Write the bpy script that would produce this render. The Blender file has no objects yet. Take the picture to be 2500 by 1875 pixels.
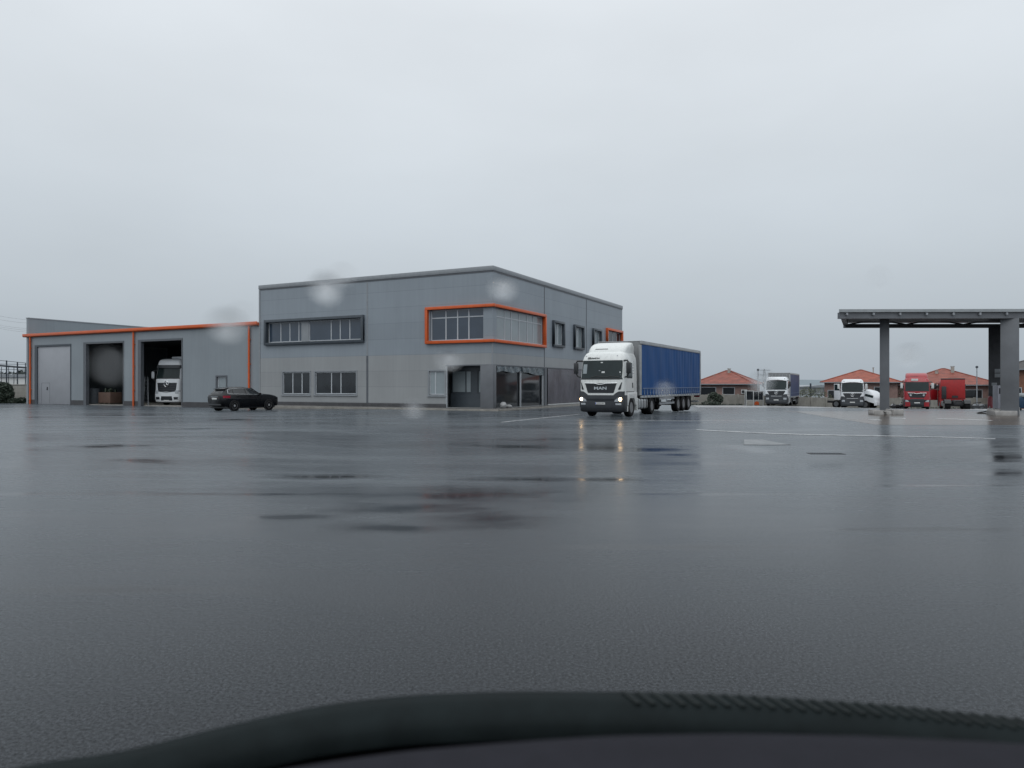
import bpy, bmesh, math, random
from mathutils import Vector, Matrix
random.seed(7)
R = math.radians
scene = bpy.context.scene
COL = scene.collection

# ------------------------------------------------------------------ camera, world, sun, exposure
CAMH = 1.7
cam_d = bpy.data.cameras.new('camera')
cam = bpy.data.objects.new('camera', cam_d); COL.objects.link(cam)
cam.location = (0, 0, CAMH)
cam.rotation_euler = (R(90.08), 0, 0)
cam_d.sensor_width = 36.0
cam_d.lens = 25.2
cam_d.clip_start = 0.02
cam_d.clip_end = 9000
cam_d.dof.use_dof = True
cam_d.dof.focus_distance = 46
cam_d.dof.aperture_fstop = 3.5
scene.camera = cam

SUN_EL, SUN_AZ = 52, 205          # azimuth clockwise from +Y: behind the camera
world = bpy.data.worlds.new("World"); scene.world = world
world.use_nodes = True
nt = world.node_tree; N = nt.nodes; L = nt.links
N.clear()
wo = N.new('ShaderNodeOutputWorld'); bg = N.new('ShaderNodeBackground')
sky = N.new('ShaderNodeTexSky'); sky.sky_type = 'NISHITA'; sky.sun_disc = False
sky.sun_elevation = R(SUN_EL); sky.sun_rotation = R(SUN_AZ)
sky.air_density = 2.0; sky.dust_density = 6.0
tc = N.new('ShaderNodeTexCoord'); sep = N.new('ShaderNodeSeparateXYZ')
L.new(tc.outputs['Generated'], sep.inputs[0])
ramp = N.new('ShaderNodeValToRGB')                # overcast: brighter towards the zenith
L.new(sep.outputs['Z'], ramp.inputs[0])
el = ramp.color_ramp.elements
el[0].position = 0.0; el[0].color = (0.385, 0.437, 0.486, 1)
el[1].position = 1.0; el[1].color = (1.18, 1.24, 1.28, 1)
for p, c in ((0.10, (0.475, 0.53, 0.58, 1)), (0.22, (0.565, 0.62, 0.672, 1)), (0.33, (0.645, 0.695, 0.742, 1)), (0.45, (0.71, 0.755, 0.80, 1)), (0.65, (0.95, 1.0, 1.04, 1))):
    e = el.new(p); e.color = c
cmap = N.new('ShaderNodeMapping'); cmap.inputs['Scale'].default_value = (1.0, 1.0, 2.6)
L.new(tc.outputs['Generated'], cmap.inputs[0])
cl = N.new('ShaderNodeTexNoise'); cl.inputs['Scale'].default_value = 1.7; cl.inputs['Detail'].default_value = 5; cl.inputs['Roughness'].default_value = 0.5
L.new(cmap.outputs[0], cl.inputs['Vector'])
clr = N.new('ShaderNodeMapRange'); clr.inputs[1].default_value = 0.3; clr.inputs[2].default_value = 0.72
clr.inputs[3].default_value = 0.95; clr.inputs[4].default_value = 1.07
L.new(cl.outputs[0], clr.inputs[0])
back = N.new('ShaderNodeMapRange')                # the cloud is thinner, so brighter, behind the camera
back.inputs[1].default_value = -0.9; back.inputs[2].default_value = 0.35; back.inputs[3].default_value = 1.25; back.inputs[4].default_value = 1.0
L.new(sep.outputs['Y'], back.inputs[0])
m1 = N.new('ShaderNodeMath'); m1.operation = 'MULTIPLY'
L.new(clr.outputs[0], m1.inputs[0]); L.new(back.outputs[0], m1.inputs[1])
mul = N.new('ShaderNodeVectorMath'); mul.operation = 'SCALE'
L.new(ramp.outputs[0], mul.inputs[0]); L.new(m1.outputs[0], mul.inputs['Scale'])
nsc = N.new('ShaderNodeVectorMath'); nsc.operation = 'SCALE'; nsc.inputs['Scale'].default_value = 0.003
L.new(sky.outputs[0], nsc.inputs[0])
addn = N.new('ShaderNodeVectorMath'); addn.operation = 'ADD'
L.new(mul.outputs[0], addn.inputs[0]); L.new(nsc.outputs[0], addn.inputs[1])
L.new(addn.outputs[0], bg.inputs['Color']); bg.inputs['Strength'].default_value = 1.0
L.new(bg.outputs[0], wo.inputs[0])

sun_d = bpy.data.lights.new('sun', 'SUN'); sun_d.energy = 0.35; sun_d.angle = R(40); sun_d.color = (1, 0.97, 0.93)
sun = bpy.data.objects.new('sun', sun_d); COL.objects.link(sun)
sd = Vector((math.sin(R(SUN_AZ)) * math.cos(R(SUN_EL)), math.cos(R(SUN_AZ)) * math.cos(R(SUN_EL)), math.sin(R(SUN_EL))))
sun.rotation_euler = sd.to_track_quat('Z', 'Y').to_euler()

vs = scene.view_settings
vs.view_transform = 'Standard'; vs.look = 'None'; vs.exposure = 0.0; vs.gamma = 1.0; vs.use_curve_mapping = False
scene.cycles.max_bounces = 8
scene.cycles.transparent_max_bounces = 12
scene.cycles.caustics_reflective = True

# ------------------------------------------------------------------ survey helpers (photo measures -> metres)
FPX, U0, V0 = 1750.0, 1250.0, 940.0
def gz(x, y):
    """height of the yard: nearly level, falling gently to the back"""
    def sm(a, b, t):
        t = min(1, max(0, (t - a) / (b - a))); return t * t * (3 - 2 * t)
    k = 0.0185 + 0.009 * min(1, max(0, (x - 31) / 12))
    z = -k * max(0, min(y, 104) - 44) * sm(5, 14, x)
    z -= 0.22 * sm(-5, -24, x) * sm(40, 62, y) if x < -5 else 0
    dx = max(0, abs(x - 2) - 5.5) / 7; dy = max(0, abs(y - 20) - 2.6) / 7; d = min(1, math.hypot(dx, dy))
    z -= 0.20 * (1 - d * d * (3 - 2 * d))
    return z
def at(u, D): return ((u - U0) / FPX * D, D)
def zat(v, D): return CAMH + (V0 - v) / FPX * D

# ------------------------------------------------------------------ materials
def mat(name, col, rough=0.5, metal=0.0, var=0.0, vscale=3.0, bump=0.0, bscale=40.0, spec=0.5, coat=0.0, emit=None, estr=0.0, stretch=(1, 1, 1), coord='Object', col2=None, dirt=0.0):
    m = bpy.data.materials.new(name); m.use_nodes = True
    nt = m.node_tree; n = nt.nodes; l = nt.links
    b = n['Principled BSDF']
    b.inputs['Base Color'].default_value = (*col, 1); b.inputs['Roughness'].default_value = rough
    b.inputs['Metallic'].default_value = metal; b.inputs['Specular IOR Level'].default_value = spec
    b.inputs['Coat Weight'].default_value = coat
    if emit:
        b.inputs['Emission Color'].default_value = (*emit, 1); b.inputs['Emission Strength'].default_value = estr
    if var or bump or col2 or dirt:
        t = n.new('ShaderNodeTexCoord'); mp = n.new('ShaderNodeMapping'); mp.inputs['Scale'].default_value = stretch
        l.new(t.outputs[coord], mp.inputs[0])
    last = None
    if var or col2:
        no = n.new('ShaderNodeTexNoise'); no.inputs['Scale'].default_value = vscale; no.inputs['Detail'].default_value = 6; no.inputs['Roughness'].default_value = 0.6
        l.new(mp.outputs[0], no.inputs['Vector'])
        mr = n.new('ShaderNodeMapRange'); mr.inputs[1].default_value = 0.3; mr.inputs[2].default_value = 0.7
        l.new(no.outputs[0], mr.inputs[0])
        mx = n.new('ShaderNodeMix'); mx.data_type = 'RGBA'
        c1 = tuple(c * (1 - var) for c in col); c2 = col2 or tuple(min(1, c * (1 + var)) for c in col)
        mx.inputs[6].default_value = (*c1, 1); mx.inputs[7].default_value = (*c2, 1)
        l.new(mr.outputs[0], mx.inputs[0]); l.new(mx.outputs[2], b.inputs['Base Color'])
        mr2 = n.new('ShaderNodeMapRange'); mr2.inputs[3].default_value = max(0.02, rough * 0.8); mr2.inputs[4].default_value = min(1, rough * 1.25)
        l.new(no.outputs[0], mr2.inputs[0]); l.new(mr2.outputs[0], b.inputs['Roughness'])
        last = mx.outputs[2]
    if dirt:
        no3 = n.new('ShaderNodeTexNoise'); no3.inputs['Scale'].default_value = 5; no3.inputs['Detail'].default_value = 8; no3.inputs['Roughness'].default_value = 0.7
        mp3 = n.new('ShaderNodeMapping'); mp3.inputs['Scale'].default_value = (2.5, 2.5, 0.35)
        l.new(t.outputs['Object'], mp3.inputs[0]); l.new(mp3.outputs[0], no3.inputs['Vector'])
        mr3 = n.new('ShaderNodeMapRange'); mr3.inputs[1].default_value = 0.48; mr3.inputs[2].default_value = 0.75; mr3.inputs[4].default_value = dirt
        l.new(no3.outputs[0], mr3.inputs[0])
        mx3 = n.new('ShaderNodeMix'); mx3.data_type = 'RGBA'
        l.new(mr3.outputs[0], mx3.inputs[0])
        if last: l.new(last, mx3.inputs[6])
        else: mx3.inputs[6].default_value = (*col, 1)
        mx3.inputs[7].default_value = (0.13, 0.12, 0.105, 1)
        l.new(mx3.outputs[2], b.inputs['Base Color'])
    if bump:
        no2 = n.new('ShaderNodeTexNoise'); no2.inputs['Scale'].default_value = bscale; no2.inputs['Detail'].default_value = 4
        l.new(mp.outputs[0], no2.inputs['Vector'])
        bp = n.new('ShaderNodeBump'); bp.inputs['Strength'].default_value = bump; bp.inputs['Distance'].default_value = 0.02
        l.new(no2.outputs[0], bp.inputs['Height']); l.new(bp.outputs[0], b.inputs['Normal'])
    return m

def mat_panel(name, up, low, zsplit, z0, pitch, rough=0.42):
    """cassette wall panels: horizontal joints, a paler course below zsplit, slight shade differences from panel to panel"""
    m = bpy.data.materials.new(name); m.use_nodes = True
    nt = m.node_tree; n = nt.nodes; l = nt.links; b = n['Principled BSDF']
    t = n.new('ShaderNodeTexCoord'); s = n.new('ShaderNodeSeparateXYZ'); l.new(t.outputs['Object'], s.inputs[0])
    def M(op, a, bb=None, c=None):
        q = n.new('ShaderNodeMath'); q.operation = op
        for i, x in enumerate((a, bb, c)):
            if x is None: continue
            if isinstance(x, (int, float)): q.inputs[i].default_value = x
            else: l.new(x, q.inputs[i])
        return q.outputs[0]
    zz = M('DIVIDE', M('SUBTRACT', s.outputs['Z'], z0), pitch)
    fr = M('FRACT', zz); fl = M('FLOOR', zz)
    joint = M('LESS_THAN', fr, 0.022)
    lowf = M('LESS_THAN', s.outputs['Z'], zsplit)
    wn = n.new('ShaderNodeTexWhiteNoise'); wn.noise_dimensions = '1D'; l.new(fl, wn.inputs['W'])
    no = n.new('ShaderNodeTexNoise'); no.inputs['Scale'].default_value = 0.35; no.inputs['Detail'].default_value = 5
    l.new(t.outputs['Object'], no.inputs['Vector'])
    mp = n.new('ShaderNodeMapping'); mp.inputs['Scale'].default_value = (3, 3, 0.12); l.new(t.outputs['Object'], mp.inputs[0])
    st = n.new('ShaderNodeTexNoise'); st.inputs['Scale'].default_value = 1.6; st.inputs['Detail'].default_value = 6; l.new(mp.outputs[0], st.inputs['Vector'])
    mx = n.new('ShaderNodeMix'); mx.data_type = 'RGBA'; mx.inputs[6].default_value = (*up, 1); mx.inputs[7].default_value = (*low, 1); l.new(lowf, mx.inputs[0])
    br = M('ADD', M('MULTIPLY', wn.outputs['Value'], 0.07), M('ADD', M('MULTIPLY', no.outputs[0], 0.28), M('MULTIPLY', st.outputs[0], 0.17)))
    br = M('ADD', br, 0.73)
    br = M('MULTIPLY', br, M('SUBTRACT', 1.0, M('MULTIPLY', joint, 0.24)))
    sc = n.new('ShaderNodeVectorMath'); sc.operation = 'SCALE'; l.new(mx.outputs[2], sc.inputs[0]); l.new(br, sc.inputs['Scale'])
    l.new(sc.outputs[0], b.inputs['Base Color'])
    b.inputs['Roughness'].default_value = rough
    bp = n.new('ShaderNodeBump'); bp.inputs['Strength'].default_value = 0.05; bp.inputs['Distance'].default_value = 0.05
    l.new(no.outputs[0], bp.inputs['Height']); l.new(bp.outputs[0], b.inputs['Normal'])
    return m

def pool(u, v, wpx, hpx, z=0.0):
    D = (CAMH - z) * FPX / (v - V0); return ((u - U0) / FPX * D, D, wpx / 2 / FPX * D, hpx / 2 * D * D / ((CAMH - z) * FPX))
POOLS = [pool(1270, 1092, 420, 20, -.2), pool(1462, 1091, 150, 26, -.2), pool(1600, 1098, 170, 12, -.2), pool(1665, 1111, 130, 9, -.2), pool(1330, 1076, 260, 8, -.2),
         pool(800, 1150, 330, 22), pool(1130, 1208, 520, 60), pool(1010, 1240, 460, 44), pool(1190, 1268, 420, 50), pool(920, 1290, 340, 30), pool(700, 1262, 300, 20), pool(1500, 1160, 300, 16), pool(350, 1120, 300, 14),
         pool(450, 1205, 1100, 13), pool(1750, 1335, 1500, 18), pool(2120, 1292, 900, 12), pool(330, 1440, 800, 22), pool(1650, 1205, 600, 9), pool(2300, 1180, 420, 9),
         pool(480, 1047, 90, 5), pool(575, 1024, 70, 4), pool(250, 1090, 260, 12), pool(2450, 1110, 300, 26), pool(2450, 1145, 240, 22), pool(1840, 1081, 110, 26), pool(1300, 1160, 330, 20)]
def mat_asphalt():
    m = bpy.data.materials.new('wet_asphalt'); m.use_nodes = True
    nt = m.node_tree; n = nt.nodes; l = nt.links; b = n['Principled BSDF']
    t = n.new('ShaderNodeTexCoord')
    def noise(scale, det=5, rough=0.55, stretch=None):
        q = n.new('ShaderNodeTexNoise'); q.inputs['Scale'].default_value = scale; q.inputs['Detail'].default_value = det; q.inputs['Roughness'].default_value = rough
        if stretch:
            mp = n.new('ShaderNodeMapping'); mp.inputs['Scale'].default_value = stretch; l.new(t.outputs['Object'], mp.inputs[0]); l.new(mp.outputs[0], q.inputs['Vector'])
        else: l.new(t.outputs['Object'], q.inputs['Vector'])
        return q.outputs[0]
    def mr(x, a, bb, c, d):
        q = n.new('ShaderNodeMapRange'); l.new(x, q.inputs[0])
        for i, v in enumerate((a, bb, c, d)): q.inputs[i + 1].default_value = v
        return q.outputs[0]
    def M(op, a, bb):
        q = n.new('ShaderNodeMath'); q.operation = op
        for i, x in enumerate((a, bb)):
            if isinstance(x, (int, float)): q.inputs[i].default_value = x
            else: l.new(x, q.inputs[i])
        return q.outputs[0]
    big = noise(0.16, 6, 0.6, (0.55, 1.0, 1)); mid = noise(0.6, 6, 0.62, (0.35, 1.0, 1)); fine = noise(55, 3, 0.7); agg = noise(170, 2, 0.6)
    # standing water: a few known pools plus the low spots of the surface
    pools = None
    for (cx, cy, rx, ry_) in POOLS:
        sb = n.new('ShaderNodeVectorMath'); sb.operation = 'SUBTRACT'; l.new(t.outputs['Object'], sb.inputs[0]); sb.inputs[1].default_value = (cx, cy, 0)
        dv = n.new('ShaderNodeVectorMath'); dv.operation = 'MULTIPLY'; l.new(sb.outputs[0], dv.inputs[0]); dv.inputs[1].default_value = (1 / rx, 1 / ry_, 0)
        ln = n.new('ShaderNodeVectorMath'); ln.operation = 'LENGTH'; l.new(dv.outputs[0], ln.inputs[0])
        one = M('SUBTRACT', 1.0, ln.outputs['Value']); pools = one if pools is None else M('MAXIMUM', pools, one)
    rag = noise(1.1, 6, 0.65, (0.5, 1.0, 1))
    pool = mr(M('ADD', M('MAXIMUM', pools, -0.6), M('MULTIPLY', M('SUBTRACT', rag, 0.5), 2.6)), -0.25, 0.9, 0.0, 1.0)
    low = mr(M('ADD', M('MULTIPLY', big, 0.62), M('MULTIPLY', mid, 0.38)), 0.46, 0.66, 0.0, 0.75)
    wet = M('MAXIMUM', pool, low)
    c = n.new('ShaderNodeMix'); c.data_type = 'RGBA'; c.inputs[6].default_value = (0.0115, 0.0135, 0.0165, 1); c.inputs[7].default_value = (0.006, 0.007, 0.009, 1)
    l.new(wet, c.inputs[0])
    grit = noise(42, 5, 0.75)
    v = M('MULTIPLY', M('MULTIPLY', mr(fine, 0.3, 0.7, 0.2, 1.9), mr(grit, 0.35, 0.65, 0.5, 1.6)), mr(mid, 0.3, 0.7, 0.85, 1.15))
    v = M('MULTIPLY', v, mr(agg, 0.35, 0.7, 0.6, 1.7))
    vo = n.new('ShaderNodeTexVoronoi'); vo.feature = 'DISTANCE_TO_EDGE'; vo.inputs['Scale'].default_value = 0.16
    wv = n.new('ShaderNodeVectorMath'); wv.operation = 'SCALE'; wv.inputs['Scale'].default_value = 1.6
    wn = n.new('ShaderNodeTexNoise'); wn.inputs['Scale'].default_value = 0.9; wn.inputs['Detail'].default_value = 6; l.new(t.outputs['Object'], wn.inputs['Vector']); l.new(wn.outputs['Color'], wv.inputs[0])
    wa = n.new('ShaderNodeVectorMath'); wa.operation = 'ADD'; l.new(t.outputs['Object'], wa.inputs[0]); l.new(wv.outputs[0], wa.inputs[1]); l.new(wa.outputs[0], vo.inputs['Vector'])
    crack = M('MULTIPLY', mr(vo.outputs['Distance'], 0.0, 0.004, 1.0, 0.0), mr(big, 0.48, 0.56, 0.0, 1.0))
    v = M('MULTIPLY', v, M('SUBTRACT', 1.0, M('MULTIPLY', crack, 0.8)))
    sc = n.new('ShaderNodeVectorMath'); sc.operation = 'SCALE'; l.new(c.outputs[2], sc.inputs[0]); l.new(v, sc.inputs['Scale'])
    l.new(sc.outputs[0], b.inputs['Base Color'])
    st = noise(0.5, 6, 0.65, (0.2, 1.0, 1)); st2 = noise(1.5, 5, 0.65, (0.15, 0.8, 1))
    streak = M('ADD', M('MULTIPLY', st, 0.6), M('MULTIPLY', st2, 0.4))
    l.new(M('MULTIPLY', mr(wet, 0, 1, 0.26, 0.10), mr(streak, 0.36, 0.64, 0.85, 1.22)), b.inputs['Roughness'])
    l.new(mr(M('MULTIPLY', M('MULTIPLY', fine, mr(grit, 0.35, 0.65, 0.75, 1.3)), mr(agg, 0.3, 0.7, 0.7, 1.3)), 0.25, 0.72, 0.12, 0.95), b.inputs['Specular IOR Level'])
    b.inputs['IOR'].default_value = 1.21
    l.new(M('MULTIPLY', mr(wet, 0, 1, 0.25, 0.0), mr(streak, 0.36, 0.64, 0.75, 1.25)), b.inputs['Sheen Weight'])
    b.inputs['Sheen Roughness'].default_value = 0.30; b.inputs['Sheen Tint'].default_value = (0.86, 0.94, 1.0, 1)
    bp = n.new('ShaderNodeBump'); bp.inputs['Distance'].default_value = 0.012
    l.new(M('ADD', M('MULTIPLY', fine, 0.6), M('MULTIPLY', agg, 0.4)), bp.inputs['Height']); l.new(mr(wet, 0, 1, 0.13, 0.0), bp.inputs['Strength'])
    bp2 = n.new('ShaderNodeBump'); bp2.inputs['Distance'].default_value = 0.03; l.new(mr(wet, 0, 1, 0.04, 0.012), bp2.inputs['Strength'])
    l.new(noise(2.2, 3, 0.5), bp2.inputs['Height']); l.new(bp.outputs[0], bp2.inputs['Normal'])
    l.new(bp2.outputs[0], b.inputs['Normal'])
    return m

def mat_tiles(name, col, pitch=0.24):
    m = bpy.data.materials.new(name); m.use_nodes = True
    nt = m.node_tree; n = nt.nodes; l = nt.links; b = n['Principled BSDF']
    t = n.new('ShaderNodeTexCoord'); s = n.new('ShaderNodeSeparateXYZ'); l.new(t.outputs['Object'], s.inputs[0])
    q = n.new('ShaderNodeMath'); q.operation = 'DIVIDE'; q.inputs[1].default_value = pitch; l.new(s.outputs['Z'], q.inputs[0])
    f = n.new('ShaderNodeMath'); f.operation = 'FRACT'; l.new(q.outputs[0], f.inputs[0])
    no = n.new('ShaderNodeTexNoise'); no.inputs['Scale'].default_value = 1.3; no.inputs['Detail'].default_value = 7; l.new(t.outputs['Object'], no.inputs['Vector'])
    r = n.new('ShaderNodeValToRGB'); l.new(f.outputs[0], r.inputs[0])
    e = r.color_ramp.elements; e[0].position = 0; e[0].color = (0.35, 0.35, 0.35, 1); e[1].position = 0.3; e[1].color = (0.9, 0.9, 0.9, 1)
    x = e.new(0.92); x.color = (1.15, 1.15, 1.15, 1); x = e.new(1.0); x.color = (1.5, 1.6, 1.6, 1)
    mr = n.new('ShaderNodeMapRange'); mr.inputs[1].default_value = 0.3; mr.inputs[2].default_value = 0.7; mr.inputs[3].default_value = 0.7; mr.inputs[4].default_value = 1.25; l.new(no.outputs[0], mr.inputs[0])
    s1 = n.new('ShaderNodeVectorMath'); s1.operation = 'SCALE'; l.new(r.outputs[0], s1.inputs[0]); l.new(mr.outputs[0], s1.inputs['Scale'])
    s2 = n.new('ShaderNodeVectorMath'); s2.operation = 'MULTIPLY'; l.new(s1.outputs[0], s2.inputs[0]); s2.inputs[1].default_value = col
    l.new(s2.outputs[0], b.inputs['Base Color']); b.inputs['Roughness'].default_value = 0.55
    bp = n.new('ShaderNodeBump'); bp.inputs['Strength'].default_value = 0.6; bp.inputs['Distance'].default_value = 0.05; l.new(f.outputs[0], bp.inputs['Height']); l.new(bp.outputs[0], b.inputs['Normal'])
    return m

def mat_clear(name):
    m = bpy.data.materials.new(name); m.use_nodes = True
    n = m.node_tree.nodes; n.clear()
    o = n.new('ShaderNodeOutputMaterial'); t = n.new('ShaderNodeBsdfTransparent'); t.inputs[0].default_value = (1, 1, 1, 1)
    m.node_tree.links.new(t.outputs[0], o.inputs[0]); return m

M = {}
M['asphalt'] = mat_asphalt()
M['panel'] = mat_panel('office_panels', (0.248, 0.284, 0.320), (0.284, 0.297, 0.306), 3.88, 0.39, 1.165)
M['panel_shop'] = mat_panel('workshop_panels', (0.24, 0.272, 0.298), (0.24, 0.272, 0.298), -50, -5, 40)
M['trim'] = mat('grey_trim', (0.25, 0.27, 0.29), 0.4, var=0.1)
M['trim_dark'] = mat('dark_trim', (0.10, 0.11, 0.125), 0.4, var=0.12)
M['anthracite'] = mat('anthracite_frame', (0.055, 0.068, 0.082), 0.35, var=0.12)
M['orange'] = mat('orange_paint', (0.60, 0.100, 0.018), 0.35, var=0.12, vscale=2, dirt=0.15)
M['plinth'] = mat('dark_plinth', (0.06, 0.06, 0.065), 0.55, var=0.25)
M['frame_lt'] = mat('window_profile', (0.46, 0.49, 0.52), 0.35, var=0.06)
M['glass_blue'] = mat('blue_window_glass', (0.040, 0.058, 0.085), 0.06, spec=0.75, var=0.15, vscale=0.6)
M['glass_dark'] = mat('dark_window_glass', (0.018, 0.022, 0.026), 0.05, spec=0.6, var=0.3, vscale=0.9)
M['glass_pale'] = mat('sky_toned_window_glass', (0.25, 0.29, 0.31), 0.08, spec=0.7, var=0.12, vscale=0.5)  # base colour paled to hold the sky reflected in these panes
M['door_pale'] = mat('pale_sectional_door', (0.33, 0.345, 0.375), 0.45, var=0.06, vscale=0.7, dirt=0.15)
M['concrete'] = mat('concrete', (0.27, 0.26, 0.24), 0.6, var=0.22, vscale=1.2, bump=0.2, bscale=20)
M['pavement'] = mat('wet_paving', (0.13, 0.125, 0.118), 0.32, var=0.28, vscale=1.1, bump=0.12, bscale=30)
M['kerb'] = mat('kerbstone', (0.22, 0.21, 0.19), 0.45, var=0.25, vscale=2)
M['pad'] = mat('wet_concrete_pad', (0.085, 0.068, 0.055), 0.22, var=0.32, vscale=0.35, bump=0.1, bscale=14, stretch=(0.4, 1, 1))
M['apron'] = mat('concrete_and_wet_glare', (0.26, 0.262, 0.265), 0.3, var=0.2, vscale=0.3, stretch=(0.3, 1, 1), bump=0.1, bscale=14)  # concrete, lightened so its colour also holds the bright wet reflection
M['puddle_sheen'] = mat('painted_puddle_sheen', (0.115, 0.12, 0.125), 0.3, var=0.55, vscale=2.5)  # sky mirrored in a puddle, put in as a pale colour
M['line'] = mat('worn_paint_and_wet_streak', (0.55, 0.56, 0.57), 0.35, var=0.35, vscale=3)  # worn line paint; also colours the wet streaks on the pad
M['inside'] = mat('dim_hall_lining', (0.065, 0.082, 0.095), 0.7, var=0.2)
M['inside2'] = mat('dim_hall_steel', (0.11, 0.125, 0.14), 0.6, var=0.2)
M['white'] = mat('white_lorry_paint', (0.70, 0.72, 0.71), 0.3, coat=0.3, dirt=0.3)
M['white2'] = mat('white_cab_paint', (0.70, 0.73, 0.76), 0.28, coat=0.3, dirt=0.10)
M['red'] = mat('red_cab_paint', (0.31, 0.014, 0.022), 0.30, coat=0.3, var=0.12, dirt=0.12)
M['redback'] = mat('red_cab_back', (0.33, 0.012, 0.013), 0.4, var=0.15, dirt=0.10)
M['black'] = mat('black_plastic', (0.022, 0.024, 0.027), 0.42, var=0.25, vscale=4)
M['grille'] = mat('dark_grille', (0.016, 0.019, 0.024), 0.38, var=0.2)
M['bumper'] = mat('grey_bumper', (0.040, 0.045, 0.052), 0.42, var=0.2, vscale=3)
M['cabglass'] = mat('cab_glass', (0.020, 0.030, 0.032), 0.05, spec=0.28, var=0.25, vscale=1.2)
M['tyre'] = mat('tyre_rubber', (0.010, 0.010, 0.011), 0.7, spec=0.2, var=0.3)
M['rim'] = mat('steel_rim', (0.22, 0.23, 0.24), 0.35, metal=0.5, var=0.2)
M['alloy'] = mat('alloy_rim', (0.42, 0.43, 0.44), 0.3, metal=0.4, var=0.1)
M['chrome'] = mat('chrome', (0.62, 0.64, 0.66), 0.2, metal=0.9)
M['chassis'] = mat('dark_chassis', (0.020, 0.021, 0.024), 0.55, var=0.35, vscale=5)
M['tank'] = mat('aluminium_tank', (0.42, 0.44, 0.45), 0.32, metal=0.55, var=0.12)
M['plate'] = mat('number_plate', (0.62, 0.63, 0.62), 0.4, var=0.05)
M['plateblue'] = mat('plate_blue', (0.02, 0.06, 0.35), 0.4, var=0.05)
M['ink'] = mat('dark_lettering', (0.03, 0.032, 0.04), 0.5, var=0.1)
M['lamp_on'] = mat('lit_headlight', (0.9, 0.85, 0.75), 0.2, emit=(1.0, 0.66, 0.34), estr=18)
M['lamp_off'] = mat('headlamp_glass', (0.40, 0.43, 0.46), 0.12, var=0.3, vscale=9)
M['curtain'] = mat('blue_curtain', (0.005, 0.064, 0.215), 0.5, var=0.14, vscale=1.5, stretch=(1, 1, 0.2), dirt=0.05, spec=0.18)
M['curtain2'] = mat('dull_blue_curtain', (0.022, 0.048, 0.128), 0.5, var=0.18, vscale=1.5, stretch=(1, 1, 0.2), dirt=0.12)
M['strap'] = mat('pale_blue_strap', (0.16, 0.22, 0.33), 0.5, var=0.25, vscale=6)
M['roofrail'] = mat('trailer_rail', (0.33, 0.345, 0.355), 0.42, var=0.15, dirt=0.12)
M['headboard'] = mat('trailer_headboard', (0.17, 0.178, 0.185), 0.5, var=0.15, dirt=0.15)
M['carpaint'] = mat('black_car_paint', (0.006, 0.007, 0.009), 0.2, coat=0.12, var=0.2, spec=0.3)
M['redlens'] = mat('red_lens', (0.28, 0.012, 0.03), 0.25, var=0.2)
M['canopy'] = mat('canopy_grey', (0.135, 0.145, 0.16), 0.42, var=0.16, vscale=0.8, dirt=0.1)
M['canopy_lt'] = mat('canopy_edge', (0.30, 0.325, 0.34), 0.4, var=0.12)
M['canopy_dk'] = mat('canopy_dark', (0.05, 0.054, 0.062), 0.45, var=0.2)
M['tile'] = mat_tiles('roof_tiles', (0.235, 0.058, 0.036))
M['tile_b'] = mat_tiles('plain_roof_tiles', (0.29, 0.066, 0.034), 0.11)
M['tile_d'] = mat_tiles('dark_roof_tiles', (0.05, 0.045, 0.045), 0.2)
M['brick'] = mat('brick_wall', (0.25, 0.165, 0.145), 0.75, var=0.2, vscale=3, bump=0.3, bscale=10)
M['brick_o'] = mat('orange_brick_wall', (0.20, 0.095, 0.06), 0.75, var=0.2, vscale=3, bump=0.3, bscale=10)
M['wall_pale'] = mat('pale_render', (0.36, 0.35, 0.32), 0.7, var=0.15, dirt=0.4)
M['fence'] = mat('concrete_fence', (0.27, 0.262, 0.235), 0.7, var=0.16, vscale=1.5, dirt=0.6, bump=0.2, bscale=8)
M['white_pl'] = mat('white_plastic', (0.55, 0.57, 0.57), 0.4, var=0.08, dirt=0.2)
M['steel'] = mat('dark_steel', (0.035, 0.045, 0.06), 0.45, var=0.2)
M['galv'] = mat('galvanised_steel', (0.30, 0.32, 0.34), 0.45, metal=0.3, var=0.2)
M['leaf'] = mat('dark_leaves', (0.022, 0.036, 0.022), 0.6, var=0.5, vscale=4)
M['leaf2'] = mat('olive_leaves', (0.055, 0.065, 0.035), 0.7, var=0.4, vscale=2)
M['leaf_far'] = mat('far_leaves', (0.05, 0.062, 0.06), 0.8, var=0.3, vscale=0.4)
M['bark'] = mat('bark', (0.06, 0.05, 0.04), 0.8, var=0.3)
M['film'] = mat('plastic_film', (0.085, 0.083, 0.10), 0.22, var=0.35, vscale=0.9, bump=0.6, bscale=3, stretch=(1, 1, 0.5), spec=0.7)
M['film_w'] = mat('white_film', (0.13, 0.155, 0.17), 0.22, var=0.7, vscale=5, bump=0.7, bscale=9, spec=0.7)
M['cardboard'] = mat('brown_crate', (0.10, 0.06, 0.045), 0.7, var=0.2)
M['sack'] = mat('white_sack', (0.33, 0.335, 0.34), 0.7, var=0.2, bump=0.4, bscale=12)
M['stone'] = mat('rough_block', (0.34, 0.33, 0.32), 0.7, var=0.28, vscale=2.5, bump=0.5, bscale=6)
M['rubber'] = mat('black_hose', (0.012, 0.012, 0.014), 0.4, var=0.1)
M['redpl'] = mat('red_plastic', (0.20, 0.018, 0.028), 0.4, var=0.15)
M['pump'] = mat('pump_cladding', (0.34, 0.35, 0.40), 0.4, var=0.1, dirt=0.25)
M['bluebin'] = mat('blue_plastic', (0.018, 0.055, 0.11), 0.45, var=0.2)
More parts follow.
